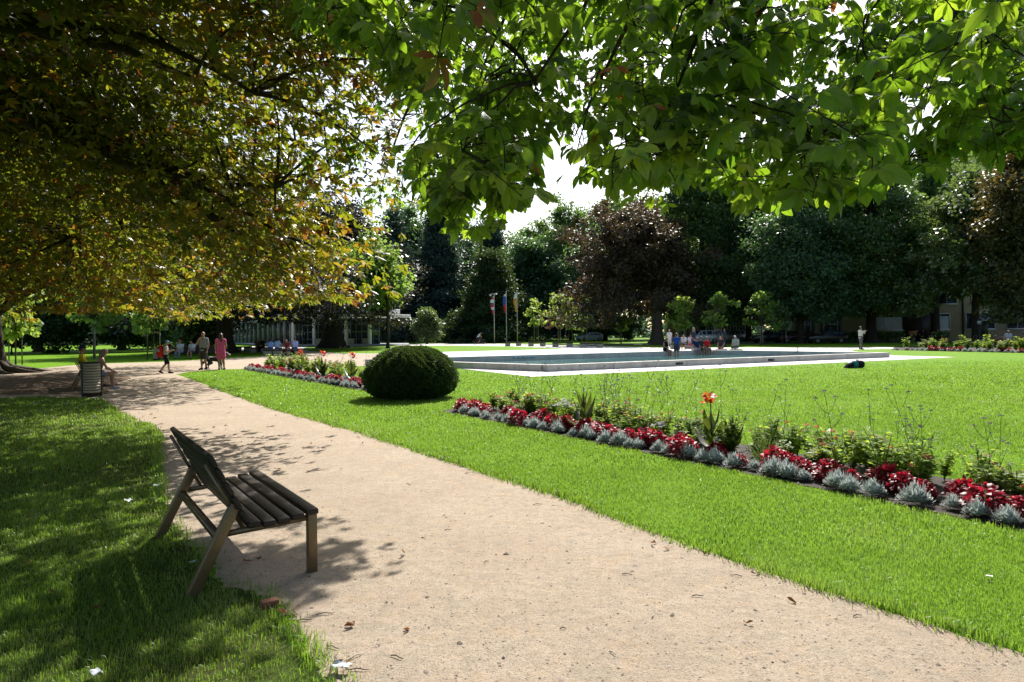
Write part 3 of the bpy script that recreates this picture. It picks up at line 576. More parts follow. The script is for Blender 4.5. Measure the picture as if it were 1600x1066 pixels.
# dense shrubs under the trees
def shrub(label, px0, px1, py, d, top, seed, leaf, cat='shrub', name='shrub'):
    a = PZ(px0, py, d); b = PZ(px1, py, d); H = PZ((px0 + px1) / 2, top, d)[2]
    return tree(name, label, ((a[0] + b[0]) / 2, a[1]), H, (b[0] - a[0]) / 2, .25, .08, leaf, M_barkd, seed, nclump=110, per=130, cr=.55, leaf_l=.26, leaf_w=.09, ry=2.0, nlimb=10, cat=cat, trunk_h=1.0, hollow=.3)
shrub('dark shrub mass behind the lawn at the left edge', -60, 95, 550, 66, 462, 131, L_yew)
shrub('dark yew shrub with yellow lit twigs behind the seated couple', 80, 215, 550, 68, 470, 132, L_yew)
shrub('dark shrub behind the litter bin near the boy', 205, 300, 550, 72, 482, 133, L_dark)
shrub('grey green shrub behind the two seated people in white', 285, 350, 549, 66, 492, 134, L_mix)
shrub('low dark shrub below the conifers right of the pavilion', 596, 660, 538, 106, 498, 135, L_con)
shrub('dark shrub under the dark trees right of the flagpoles', 820, 920, 534, 124, 492, 136, L_con)
shrub('dark shrub between the flagpoles and the copper beech', 890, 1000, 534, 116, 494, 137, L_dark)

# young staked trees
YG = 'young staked trees along the lawns'
def young(label, px, py, d, wpx, top, bot, seed, leaf=L_young, nst=2):
    t = bgtree('young_tree', label, px, py, d, wpx, top, bot, seed=seed, r_trunk=.045, shape='egg', leaf=leaf, barkm=M_bark, nclump=21, per=20, cr=.30, leaf_l=.30, leaf_w=.13, group=YG, nlimb=12, flare=1.1, amp=.45, hollow=.12)
    zb = PZ(px, bot, d)[2]
    for i in range(nst):
        a = 1.1 + i * math.pi + seed; MB().tube([(math.cos(a) * .45, math.sin(a) * .25, -.05), (math.cos(a) * .43, math.sin(a) * .25, zb + .15)], .035, 6).build('stake', M_stake, t)
    MB().bar((-.43, -.02, zb - .25), (.43, -.02, zb - .25), .03, .09).build('tie_bar', M_stake, t)
M_stake = M('stake_wood', (.27, .24, .20), rough=.85, var=.2)
young('young staked tree beside the big mossy trunk at the left edge', 24, 560, 40, 56, 432, 519, 201, nst=4)
young('young bushy staked tree behind the seated man in yellow', 147, 551, 49, 62, 444, 515, 202, L_maple, nst=3)
young('young staked tree next to the litter bin by the boy', 240, 556, 46, 60, 466, 514, 203, L_maple, nst=3)
young('young bright staked tree right of the third flagpole', 838, 537, 95, 32, 468, 508, 204)
young('young staked tree behind the third stone bench, left of a close pair', 874, 537.5, 92, 34, 462, 510, 205)
young('young staked tree of the close pair, nearer the copper beech', 889, 538, 90, 30, 468, 512, 206, L_maple)
young('pale young tree in front of the copper beech leaves', 913, 538, 89, 30, 458, 512, 207, L_mix)
young('young tree low under the copper beech left of its trunk', 970, 538, 88, 40, 498, 514, 208, L_maple)
young('bright yellow green young tree right of the copper beech trunk', 1064, 539, 72, 30, 464, 513, 209)
young('young green tree above the silver car', 1122, 538, 70, 42, 464, 512, 210, L_maple)
young('young green tree above the dark estate car', 1190, 537, 70, 42, 462, 512, 211, L_maple)
young('thin yellowish young tree left of the dark red car', 1222, 537, 72, 16, 485, 510, 212, L_mix, nst=1)

# far-off wood closing the horizon
rng = rng_(77); a = rng.uniform(-1.15, 1.15, 900); dd = rng.uniform(150, 185, 900); hh = rng.uniform(0, 1, 900) ** 1.2 * (9 + 3 * noise2(a * 20, a * 0, 1, 3))
cpx = np.stack([np.sin(a) * dd, np.cos(a) * dd, hh], -1); i = np.repeat(np.arange(900), 42); N = len(i)
P = cpx[i] + rng.normal(0, 1.6, (N, 3)); P[:, 2] = np.abs(P[:, 2])
V, F, R = diamonds(P, rand_dirs(rng, N), rand_dirs(rng, N), rng.uniform(.8, 1.6, N), rng.uniform(.3, .55, N), rng.random(N))
tag(nmesh('distant_woods', V, F, L_con, rnd=R), 'dark wood closing the far edge of the park', 'woods', kind='stuff')

# ------------------------------------------------------------------ buildings
M_glass = plain('window_glass', (.03, .045, .055), .08, spec=.8, var=.1)
M_white = plain('white_frame', (.62, .62, .60), .5, var=.05)
M_render = plain('beige_render', (.42, .33, .245), .9, var=.1, scale=1.5, bump=.15, bscale=40)
M_greyr = plain('grey_render', (.36, .37, .38), .9, var=.1, scale=1.5, bump=.15, bscale=40)
M_brick = None
def brick_mat():
    m, nt, out = newmat('brick'); pb = node(nt, 'ShaderNodeBsdfPrincipled'); pb.inputs['Roughness'].default_value = .9
    tc = nt.nodes.new('ShaderNodeTexCoord'); mp = nt.nodes.new('ShaderNodeMapping'); mp.inputs['Rotation'].default_value = (rad(90), 0, 0); nt.links.new(tc.outputs['Object'], mp.inputs[0])
    br = nt.nodes.new('ShaderNodeTexBrick'); br.inputs['Scale'].default_value = 4; br.inputs['Color1'].default_value = (.19, .075, .05, 1); br.inputs['Color2'].default_value = (.14, .055, .04, 1); br.inputs['Mortar'].default_value = (.22, .19, .16, 1); br.inputs['Mortar Size'].default_value = .02
    nt.links.new(mp.outputs[0], br.inputs[0]); nt.links.new(br.outputs[0], pb.inputs['Base Color']); nt.links.new(pb.outputs[0], out.inputs[0]); return m
M_brick = brick_mat(); M_door = plain('dark_entrance', (.03, .014, .010), .5, var=.2); M_roof = plain('roof_tile', (.12, .06, .045), .85, var=.2, scale=6); M_warm = plain('amber_sign', (.5, .2, .05), .5)
def window(parent, x, z, w, h, name='window', bars=2, shutter=False):
    f = MB(); t = .07
    for s in (-1, 1): f.box((x + s * (w / 2 - t / 2), -.04, z), (t, .14, h))
    for s in (-1, 1): f.box((x, -.04, z + s * (h / 2 - t / 2)), (w - 2 * t - .002, .137, t))
    for k in range(1, bars): f.box((x - w / 2 + w * k / bars, -.035, z), (.05, .12, h - 2 * t - .002))
    o = f.build(name, M_white, parent)
    MB().box((x, -.018, z), (w - .1, .03, h - .1)).build('pane', M_glass, o)
    MB().box((x, -.09, z - h / 2 - .04), (w + .2, .24, .06)).build('sill', M_white, o)
    if shutter:
        [MB().box((x + q * (w / 2 + .25), -.03, z), (.4, .06, h)).build('shutter', M('green_shutter', (.05, .08, .085), rough=.6), o) for q in (-1, 1)]
def block(name, label, px0, px1, py, d0, d1, H, mat, depth=10):
    a = PZ(px0, py, d0)[:2]; b = PZ(px1, py, d1)[:2]; u = unit(b - a); L = np.linalg.norm(b - a); t = thing(name, label, 'building', (a[0], a[1], 0), math.atan2(u[1], u[0]))
    MB().box((L / 2, depth / 2, H / 2 - .1), (L, depth, H + .2)).build('wall', mat, t); r = MB(); r.box((L / 2, depth / 2, H + .12), (L + .8, depth + .8, .25))
    r.add([[-.4, -.4, H + .25], [L + .4, -.4, H + .25], [L + .4, depth + .4, H + .25], [-.4, depth + .4, H + .25], [2, depth / 2, H + 3.2], [L - 2, depth / 2, H + 3.2]], [[0, 1, 5, 4], [2, 3, 4, 5]]); r.add([[-.4, -.4, H + .25], [-.4, depth + .4, H + .25], [2, depth / 2, H + 3.2], [L + .4, -.4, H + .25], [L + .4, depth + .4, H + .25], [L - 2, depth / 2, H + 3.2]], [[0, 2, 1], [3, 4, 5]])
    r.build('roof', M_roof, t); return t, L
t, L = block('apartment_building', 'long beige apartment block with a dark recessed entrance behind the trees', 1215, 1720, 533, 94, 78, 14, M_render)
def xat(px):        # facade coordinate seen at a column of the photo
    a = np.array(t.location[:2]); u = np.array((math.cos(t.rotation_euler[2]), math.sin(t.rotation_euler[2]))); k = (px - 800) / FPX
    return (k * a[1] - a[0]) / (u[0] - k * u[1])
for px, w in ((1258, 1.5), (1298, 1.7)): window(t, xat(px), 2.2, w, 1.9, shutter=True)
for px, w in ((1398, 2.0), (1470, 2.0), (1532, 3.0), (1590, 2.2), (1640, 2.2)): window(t, xat(px), 2.4, w, 2.0)
for z in (5.6, 9.0, 12.2):
    for px in (1240, 1290, 1350, 1424, 1480, 1535, 1590, 1640): window(t, xat(px), z - .2, 3.1 if px == 1424 else 2.2, 1.7, bars=3 if px == 1424 else 2)
MB().box((xat(1432), -.06, 1.75), (xat(1455) - xat(1411), .12, 3.7)).build('door', M_door, t); MB().box((xat(1426), -.14, 1.0), (.9, .03, .5)).build('door_sign', M_warm, t)
MB().box((xat(1384), -.05, 1.5), (xat(1411) - xat(1358), .1, 3.1)).build('plinth', M_greyr, t); MB().box((xat(1466), -.05, 1.5), (xat(1480) - xat(1456) + .6, .1, 3.1)).build('plinth', M_greyr, t)
MB().box((xat(1310), -.12, 4.35), (xat(1350) - xat(1220), .26, .22)).build('cornice', M_white, t); MB().tube([(xat(1505), -.15, 0), (xat(1505), -.15, 13.6)], .08, 8).build('drainpipe', M_dark, t)
t, L = block('brick_house', 'dark red brick house with tall white windows behind the silver car', 1042, 1172, 533, 104, 101, 9.5, M_brick)
for px in (1062, 1066, 1070.5, 1080, 1084, 1088): window(t, xat(px), 2.0, .36, 2.3, bars=1)
for px in (1108, 1120, 1132, 1146, 1160): window(t, xat(px), 2.1, .9, 1.7)
for px in (1064, 1084, 1108, 1132, 1156): window(t, xat(px), 5.9, 1.1, 1.6)

# garden pavilion with a glazed front and a long colonnade
M_col = plain('white_column', (.78, .78, .76), .6, var=.08, scale=2); M_shgrey = plain('shade_greyed_white', (.26, .27, .28), .7, var=.1); M_cream = plain('cream_panel', (.5, .45, .34), .7, var=.1)  # the grey has the beech's shade put into the wing's white posts
a = np.array(PZ(588, 541, 87)[:2]); b = np.array(PZ(461, 541, 92)[:2]); u = unit(b - a); L = np.linalg.norm(b - a); rz = math.atan2(u[1], u[0])
pv = thing('garden_pavilion', 'low white columned pavilion with glazed walls and flat roof', 'pavilion', (*a, 0), rz)
Hc = 3.75
# local x runs leftwards along the front, local -y is away from the viewer (x axis points left)
MB().box((L / 2, -3.2, .12), (L + 1.2, 7.4, .34)).build('plinth', M_greyr, pv); r = MB(); r.box((L / 2, -3.2, Hc + .22), (L + 1.6, 7.8, .35)); r.box((L / 2, -3.2, Hc + .85), (L - .4, 5.6, .55)); r.build('roof', M_white, pv, bevel=.03)
for px in (587.3, 549, 522, 496, 461):
    x = np.dot(np.array(PZ(px, 541, 88.5 + (588 - px) * .03)[:2]) - a, u); MB().lathe((x, .1, .29), [(.24, 0), (.235, 1.5), (.21, Hc - .24)], 14).build('column', M_col, pv, smooth=True)
f = MB()
for i in range(15): f.box((.35 + i * (L - .7) / 14, -1.1, 2.0), (.07, .08, 3.4))
for z in (.95, 1.9, 2.85, 3.55): f.box((L / 2, -1.11, z), (L - .5, .06, .06))
f.build('glazing_bar', M_shgrey, pv); MB().box((L / 2, -1.2, 2.0), (L - .5, .03, 3.4)).build('pane', M_glass, pv)
MB().box((2.2, -1.0, .62), (1.2, .06, .8)).box((5.2, -1.0, .62), (2.2, .06, .8)).box((9.6, -1.0, .62), (1.6, .06, .8)).build('low_panel', M_cream, pv)
c = np.array(PZ(366, 537, 128)[:2]); u2 = unit(c - b); L2 = np.linalg.norm(c - b)
wg = thing('colonnade', 'long receding wing of white posts and dark glass joined to the pavilion', 'colonnade', (*b, 0), math.atan2(u2[1], u2[0]))
MB().box((L2 / 2, -2, Hc + .05), (L2, 4.6, .35)).build('roof', M_shgrey, wg); MB().box((L2 / 2, -2, .1), (L2, 4.4, .25)).build('plinth', M_greyr, wg)
n = 13
for i in range(n): MB().box((L2 * (i + .6) / n, .02, 2.05), (.42, .42, 3.65)).build('column', M_shgrey, wg)
f = MB()
for i in range(2 * n): f.box((L2 * (i + .35) / (2 * n), -1.15, 2.0), (.10, .10, 3.5))
f.build('glazing_bar', M_shgrey, wg); MB().box((L2 / 2, -1.3, 2.0), (L2, .03, 3.5)).build('pane', M_glass, wg)

# clipped hedge in front of the apartment block
def hedge(label, pts, H, w, seed):
    rng = rng_(seed); P = np.array(pts); t = thing('hedge', label, 'hedge', (P[0][0], P[0][1], 0)); N = int(2600 * np.linalg.norm(P[1] - P[0]) / 8); k = rng.random(N)[:, None]; d = unit(P[1] - P[0]); nn = np.array((-d[1], d[0]))
    xy = P[0] + (P[1] - P[0]) * k + nn * rng.uniform(-w / 2, w / 2, N)[:, None]; z = H * rng.random(N) ** .6 * (1 + .1 * noise2(xy[:, 0], xy[:, 1], 2, 3)); Q = np.column_stack([xy, z]) - np.array((P[0][0], P[0][1], 0))
    V, F, R = diamonds(Q, rand_dirs(rng, N), unit(rng.normal(size=(N, 3)) + (0, 0, .6)), rng.uniform(.16, .32, N), rng.uniform(.06, .11, N), rng.random(N)); nmesh('foliage', V, F, L_lime, t, rnd=R)
    m = MB(); 
    for i in range(12): p = (P[1] - P[0]) * (i + .5) / 12; m.tube([(p[0], p[1], -.05), (p[0], p[1], H * .8)], .03, 5)
    m.build('stem', M_barkd, t)
hedge('clipped green hedge between the black parked car and the dark entrance', [PZ(1322, 533, 84)[:2], PZ(1412, 533, 82)[:2]], 1.15, 1.2, 401)
hedge('short clipped green hedge right of the dark entrance', [PZ(1456, 533, 76)[:2], PZ(1482, 533, 75)[:2]], 1.1, 1.1, 402)

# ------------------------------------------------------------------ benches, bins
M_slat = plain('bench_slat', (.016, .0115, .009), .5, spec=.3, var=.25, scale=9, bump=.2, bscale=60, col2=(.030, .019, .014))
M_brnz = plain('bench_metal', (.19, .135, .07), .38, metal=.55, spec=.5, var=.2, scale=5, bump=.05, col2=(.13, .09, .05))
def bench(label, loc, rz, L=1.565, group=None):
    t = thing('park_bench', label, 'bench', loc, rz, group)
    s = MB()
    for x, z in ((.365, .392), (.458, .384), (.551, .386), (.644, .398), (.738, .416)): s.box((x, L / 2, z), (.078, L + .05, .036), ry=-.02 - .12 * (x - .5))
    s.build('seat', M_slat, t, bevel=.006)
    b = MB(); p0 = np.array((.330, .405)); p1 = np.array((.098, .868)); n = 5
    for i in range(n): q = p0 + (p1 - p0) * (i + .5) / n; b.box((q[0], L / 2, q[1]), (.034, L + .05, .086), ry=math.atan2(p1[0] - p0[0], p1[1] - p0[1]))
    b.build('backrest', M_slat, t, bevel=.006)
    for y in (.03, L - .03):
        MB().bar((0, y, 0), (.262, y, .530), .055, .066, up=(1, 0, 0)).build('leg', M_brnz, t, bevel=.004)
        MB().bar((.745, y, 0), (.745, y, .396), .055, .062, up=(1, 0, 0)).build('leg', M_brnz, t, bevel=.004)
        f = MB(); f.bar((.19, y, .350), (.745, y, .372), .04, .03); f.build('seat_rail', M_brnz, t)
        f = MB(); f.bar((.318, y, .345), (.088, y, .80), .03, .022, up=(1, 0, 0)); f.build('back_rail', M_brnz, t)
    MB().bar((.165, .06, .325), (.165, L - .06, .325), .04, .045, up=(0, 0, 1)).build('stretcher', M_brnz, t)
    return t
BG2 = 'slatted park benches along the path'
br0 = np.array(G(300, 935)); br1 = np.array(G(248, 838)); bl = unit(br1 - br0)
bench('empty dark slatted park bench seen from behind beside the gravel path', (br0[0], br0[1], 0), math.atan2(-bl[0], bl[1]), group=BG2)
b2 = np.array(G(113, 611)); RZ2 = rad(33.5)
bench('slatted park bench with a man and a woman sitting on it', (b2[0], b2[1], 0), RZ2, 1.9, BG2)
M_lam = plain('bin_slat', (.36, .31, .22), .6, var=.12, scale=4); M_bind = plain('bin_body', (.05, .042, .03), .7)
def litter_bin(label, loc, rz, s=1.0):
    t = thing('litter_bin', label, 'bin', loc, rz, 'park litter bins'); a = np.linspace(-1.45, 1.45, 12); m = MB()
    for k in range(11):
        z = .10 + k * .064; pts = [(.19 * math.sin(q) * s, -.21 * math.cos(q) * s, 0) for q in a]
        V = []; 
        for p in pts: V += [(p[0], p[1], z * s), (p[0], p[1], (z + .052) * s), (p[0] * .93, p[1] * .93, (z + .052) * s), (p[0] * .93, p[1] * .93, z * s)]
        F = []
        for i in range(len(pts) - 1):
            for q in range(4): F.append([i * 4 + q, (i + 1) * 4 + q, (i + 1) * 4 + (q + 1) % 4, i * 4 + (q + 1) % 4])
        m.add(V, F)
    m.build('slat_front', M_lam, t)
    MB().lathe((0, 0, 0), [(0, .03), (.165 * s, .03), (.165 * s, .80 * s), (.15 * s, .80 * s), (.15 * s, .2 * s), (0, .2 * s)], 18).build('liner', M_bind, t, smooth=False)
    m = MB(); m.box((-.19 * s, .02, .41 * s), (.04, .16, .82 * s)); m.box((.19 * s, .02, .41 * s), (.04, .16, .82 * s)); m.box((0, .17 * s, .41 * s), (.34 * s, .03, .80 * s)); m.build('side_panel', M_bind, t, bevel=.005)
    MB().lathe((0, 0, 0), [(.205 * s, .80 * s), (.225 * s, .81 * s), (.225 * s, .83 * s), (.15 * s, .835 * s), (.15 * s, .815 * s)], 18).build('rim', M_bind, t)
    return t
litter_bin('round slatted litter bin in front of the seated couple', (*G(143, 620), 0), rad(38), 1.12)
litter_bin('dark litter bin beside the boy with the red backpack', (*G(244, 563), 0), rad(-20), 1.0)
M_stone = plain('bench_concrete', (.33, .30, .255), .85, var=.12, scale=5); M_seatw = plain('bench_board', (.09, .07, .055), .95, spec=.05, var=.2)
def stone_bench(label, px0, px1, py, group='stone benches by the pool', d=None, plank=True):
    d = d or G((px0 + px1) / 2, py)[1]; a = PZ(px0, py, d); b = PZ(px1, py, d); w = b[0] - a[0]; t = thing('stone_bench', label, 'bench', ((a[0] + b[0]) / 2, d, 0), 0, group)
    for s in (-1, 1): MB().box((s * (w / 2 - .32), 0, .19), (.62, .52, .40)).build('support', M_stone, t, bevel=.02)
    MB().box((0, 0, .425), (w - .02, .56, .13)).build('seat', M_seatw, t, bevel=.01)
    return t
stone_bench('stone bench with plank seat under the flagpoles, first of four', 789, 814.5, 541)
stone_bench('stone bench with plank seat below the lone bright young tree, second of four', 825, 852.5, 541.5)
stone_bench('stone bench with a plank seat in front of the close pair of young trees', 863, 895, 542.3)
stone_bench('largest stone bench with a plank seat nearest the copper beech', 906, 942, 543.6)
stone_bench('pale stone bench standing alone right of the pink dressed woman', 366, 392, 549, 'stone benches under the beeches')
stone_bench('stone bench with two people in dark clothes', 394, 418, 551, 'stone benches under the beeches')
stone_bench('stone bench with two people in blue shirts', 413, 441, 556, 'stone benches under the beeches')
stone_bench('stone bench under the person in a light blue shirt near the red cannas', 449, 468, 556, 'stone benches under the beeches')
sb = stone_bench('stone bench behind the far pool edge with a few people on it', 1048, 1082, 545.5, 'stone benches by the pool')
slat = bench('far slatted bench with two people in white on it', (-24.2, 47.9, 0), rad(-84), 2.4, BG2)
slat2 = bench('far slatted bench half hidden behind the grey shirted man', (-21.4, 47.6, 0), rad(-84), 1.5, BG2)

# ------------------------------------------------------------------ flagpoles
M_pole = plain('pole_metal', (.5, .5, .5), .4, metal=.0, var=.05); FL = 'flagpoles beside the stone benches'
def band_mat(name, stops, coordz=True):
    m, nt, out = newmat(name); tc = nt.nodes.new('ShaderNodeTexCoord'); sx = nt.nodes.new('ShaderNodeSeparateXYZ'); nt.links.new(tc.outputs['Generated'], sx.inputs[0]); pb = node(nt, 'ShaderNodeBsdfPrincipled'); pb.inputs['Roughness'].default_value = .8
    nt.links.new(ramp(nt, stops, sx.outputs[2], 'CONSTANT').outputs[0], pb.inputs['Base Color']); nt.links.new(pb.outputs[0], out.inputs[0]); return m
RD, WH, BL, YE = (.48, .03, .03), (.7, .7, .7), (.03, .07, .30), (.62, .36, .05)
def flagpole(label, px, py, d, top, bands, camera=False, fl=2.9):
    x, y, _ = PZ(px, py, d); H = PZ(px, top, d)[2]; t = thing('flagpole', label, 'flagpole', (x, y, 0), 0, FL); MB().tube([(0, 0, 0), (0, 0, H * .5), (0, 0, H)], [.075, .06, .045], 10).ell((0, 0, H + .06), .08, 8, 6).build('pole', M_pole, t, smooth=True)
    MB().lathe((0, 0, 0), [(.18, 0), (.18, .10), (.09, .16)], 12).build('base', M_dark, t)
    z = np.linspace(H - .15, H - .15 - fl, 18); K = 9; V = []
    for i, zz in enumerate(z):
        f = i / 17; w = .30 + .20 * math.sin(math.pi * min(1, f * 1.1))
        for k in range(K): q = k / (K - 1); V.append((-.04 - w * q * (1 + .15 * math.sin(6 * f)), .13 * math.sin(q * 9 + f * 3) * q, zz - .25 * q * (1 - f)))
    V = np.array(V); i = np.arange(17)[:, None] * K + np.arange(K - 1)[None]; F = np.stack([i, i + 1, i + K + 1, i + K], -1).reshape(-1, 4); nmesh('flag', V, F, band_mat('flag_cloth', bands), t, smooth=True)
    if camera:
        m = MB(); m.bar((-.55, 0, H + .12), (.25, 0, H + .2), .10, .06); m.ell((-.5, 0, H - .02), .17, 10, 8); m.ell((.3, 0, H + .12), (.2, .14, .12), 10, 8); m.build('camera_head', M_white, t)
flagpole('flagpole with a red and white flag and a white camera on top', 772.5, 536, 100, 461, [(0, RD), (.22, WH), (.36, RD), (.5, (.1, .1, .14)), (.62, WH), (.8, RD), (.92, WH)], True, 2.6)
flagpole('flagpole with a hanging white, blue and red flag', 791.5, 535, 102, 457, [(0, RD), (.36, RD), (.40, BL), (.85, WH)])
flagpole('flagpole with a hanging white and amber flag', 808.5, 535, 102, 455.5, [(0, YE), (.5, YE), (.55, (.5, .25, .06)), (.68, WH)])

# ------------------------------------------------------------------ lamp, information post, robot bag on the lawn
def lamp(label, px, py, d, top):
    x, y, _ = PZ(px, py, d); H = PZ(px, top, d)[2]; t = thing('street_lamp', label, 'lamp', (x, y, 0)); MB().tube([(0, 0, 0), (0, 0, .6), (0, 0, H - .4)], [.09, .06, .045], 10).build('pole', M_dark, t, smooth=True)
    MB().lathe((0, 0, H - .42), [(.05, 0), (.17, .06), (.19, .32), (.05, .36)], 12).build('lantern', M('lamp_glass', (.4, .42, .42), rough=.3), t); MB().lathe((0, 0, H - .06), [(.24, 0), (.2, .05), (.03, .14)], 12).build('cap', M_dark, t)
lamp('thin dark park lamp between the apartment windows at the right', 1531, 543, 62, 500)
x, y, _ = PZ(1538, 543, 66); ip = thing('information_post', 'flat dark information board on two posts at the right lawn', 'sign', (x, y, 0)); MB().box((0, 0, 1.5), (.7, .08, 1.5)).build('board', M_dark, ip); MB().box((-.25, 0, .4), (.06, .06, .8)).box((.25, 0, .4), (.06, .06, .8)).build('post', M_dark, ip)
kq = (1247 - 800) / FPX; BDv = unit(B - D); tq = (kq * D[1] - D[0]) / (BDv[0] - kq * BDv[1]); pq = D + BDv * tq + (cin - D) / np.linalg.norm(cin - D) * .12
nz = thing('fountain_nozzle', 'small black T shaped fitting standing on the far pool rim', 'nozzle', (pq[0], pq[1], WALLH - .06)); MB().lathe((0, 0, 0), [(0, .0), (.30, .0), (.30, .04), (.05, .06), (.03, .12), (.0, .12)], 14).build('base', M_dark, nz); MB().tube([(0, 0, .1), (0, 0, .30)], .025, 8).build('nozzle', M_dark, nz)
bx = thing('duffel_bag', 'dark holdall with a teal panel lying on the lawn near the pool', 'bag', (*G(1335, 575.5), 0), rad(12))
M_bagd = cloth((.012, .013, .016)); M_teal = cloth((.03, .17, .20)); M_pale2 = cloth((.45, .47, .47))
def lathe_x(m, prof, n=16, sz=1.0):       # body of revolution along x, flattened
    a = np.linspace(0, 2 * np.pi, n, endpoint=False); V = [[x, math.cos(q) * r, max(.0, .15 + math.sin(q) * r * sz)] for x, r in prof for q in a]
    F = [[k * n + i, k * n + (i + 1) % n, (k + 1) * n + (i + 1) % n, (k + 1) * n + i] for k in range(len(prof) - 1) for i in range(n)]; return m.add(V, F)
lathe_x(MB(), [(.08, .0), (.09, .14), (.14, .165), (.33, .165), (.38, .14), (.395, .0)]).build('end_pocket', M_bagd, bx, smooth=True)
lathe_x(MB(), [(-.12, .0), (-.12, .12), (-.06, .152), (.085, .155), (.085, 0)]).build('side_panel', M_teal, bx, smooth=True)
m = MB(); m.add([(-.42, -.15, .01), (-.1, -.16, .01), (-.1, -.12, .25), (-.3, -.11, .2), (-.42, .15, .01), (-.1, .16, .01), (-.1, .12, .25), (-.3, .11, .2)], [[0, 1, 2, 3], [5, 4, 7, 6], [3, 2, 6, 7], [0, 3, 7, 4], [1, 5, 6, 2], [0, 4, 5, 1]]); m.build('main_body', M_bagd, bx, bevel=.03)
m = MB(); m.bar((-.36, -.1, .19), (-.13, .05, .27), .12, .02); m.build('white_flap', M_pale2, bx)
m = MB(); m.tube([(.0, -.1, .29), (.06, -.05, .34), (.16, 0, .345), (.22, .05, .31)], .018, 6); m.build('handle', cloth((.35, .12, .14)), bx)

# ------------------------------------------------------------------ parked cars
def car(label, px, py, d, col, rz, kind='estate', rough=.25):
    x, y, _ = PZ(px, py, d); t = thing('parked_car', label, 'car', (x, y, 0), rz, 'cars parked along the far road'); paint = plain('car_paint', col, rough, metal=.2, spec=.6, var=.02)
    hr = 1.62 if kind == 'suv' else 1.46; hb = .98 if kind == 'suv' else .92
    st = [(-2.15, .45, .62, .64, .70), (-2.08, .30, .74, .74, .78), (-1.55, .22, hb - .08, hb - .05, .86), (-.95, .2, hb, hb + .03, .88), (-.25, .2, hb + .03, hr - .05, .89), (.3, .2, hb + .04, hr, .89), (1.1, .2, hb + .04, hr - .03, .89), (1.75, .22, hb + .03, hr - .13, .87), (2.08, .28, hb, hb + .12, .83), (2.16, .42, .75, .80, .76)]
    V = []
    for sx, z0, zb, zr, w in st:
        cab = zr - zb > .2; wr = w * (.76 if cab else .90); V += [(sx, -w * .92, z0), (sx, -w, (z0 + zb) / 2), (sx, -w * .96, zb), (sx, -wr, zr), (sx, 0, zr + .03), (sx, wr, zr), (sx, w * .96, zb), (sx, w, (z0 + zb) / 2), (sx, w * .92, z0)]
    n = 9; K = len(st); F = [[k * n + i, k * n + (i + 1) % n, (k + 1) * n + (i + 1) % n, (k + 1) * n + i] for k in range(K - 1) for i in range(n)]
    m = MB(); m.add(V, F); m.poly(V[:n][::-1]); m.poly(V[-n:]); o = m.build('body', paint, t, smooth=True); o.modifiers.new('e', 'EDGE_SPLIT').split_angle = rad(38)
    V = np.array(V).reshape(K, n, 3)
    for s in (1, -1):
        for k0, k1 in ((3, 4), (4, 5), (5, 6), (6, 7)):
            lo0, hi0, lo1, hi1 = (V[k0][2], V[k0][3], V[k1][2], V[k1][3]); f = .16; g0 = lo0 + (hi0 - lo0) * (.3 if k0 == 3 else .12); a_ = [g0 + (lo1 - lo0) * f * .6, lo1 + (hi1 - lo1) * .12 - (lo1 - lo0) * f * .4, lo1 + (hi1 - lo1) * .86 - (hi1 - hi0) * f * .4, (lo0 + (hi0 - lo0) * .86) + (hi1 - hi0) * f * .6]
            if k0 == 3: a_ = [g0 + (lo1 - lo0) * .35, a_[1], a_[2]]
            q = np.array(a_); q[:, 1] -= .012; q[:, 1] *= s; MB().poly(q if s > 0 else q[::-1]).build('side_window', M_glass, t)
    for k0, k1, nm in ((3, 4, 'windscreen'), (7, 8, 'rear_window')):
        q = np.array([V[k0][3], V[k0][5], V[k1][5], V[k1][3]]); c = q.mean(0); q = c + (q - c) * .84; nrm = unit(np.cross(q[1] - q[0], q[2] - q[0])); nrm = nrm if nrm[2] > 0 else -nrm; MB().poly(q + nrm * .035).build(nm, M_glass, t)
    for wx in (-1.35, 1.33):
        for s in (-1, 1):
            w = thing('wheel', None, None, (wx, s * .80, .32)); w.parent = t; m = MB(); a = np.linspace(0, 2 * np.pi, 20, endpoint=False); prof = [(.0, -.1), (.30, -.1), (.32, -.07), (.32, .07), (.30, .1), (.21, .1)]
            V2 = [(math.cos(q) * r, z, math.sin(q) * r) for r, z in prof for q in a]; F2 = [[k * 20 + i, k * 20 + (i + 1) % 20, (k + 1) * 20 + (i + 1) % 20, (k + 1) * 20 + i] for k in range(5) for i in range(20)]; V2 = np.array(V2); V2[:, 1] *= s; m.add(V2, F2); m.build('tyre', M('rubber', (.012, .012, .012), rough=.9), w)
            m = MB(); m.lathe((0, 0, 0), [(.21, .0), (.19, .03), (.05, .05), (0, .05)], 10); V3, F3 = m.raw(); V3 = np.stack([V3[:, 0], (V3[:, 2] + .075) * s, V3[:, 1]], -1); nmesh('rim', V3, F3, M('wheel_rim', (.14, .14, .145), rough=.4), w)
    for s in (-1, 1):
        MB().ell((-2.06, s * .56, .68), (.09, .17, .075), 10, 6).build('headlight', M('headlight', (.6, .62, .65), rough=.1, spec=.8), t); MB().ell((2.09, s * .66, .86), (.06, .10, .12), 10, 6).build('tail_light', M('tail_light', (.25, .01, .01), rough=.2), t)
    MB().box((-2.135, 0, .42), (.05, 1.2, .16)).build('grille', M_dark, t)
    for s in (-1, 1): MB().ell((-.72, s * .98, hb + .06), (.07, .10, .06), 8, 6).build('mirror', paint, t)
    return t
car('silver parked car partly hidden behind the standing man', 1096, 531.5, 84, (.42, .44, .46), rad(8), 'suv')
car('pale grey parked van shaped car left of the dark estate car', 1141, 531, 96, (.33, .36, .40), rad(10), 'suv')
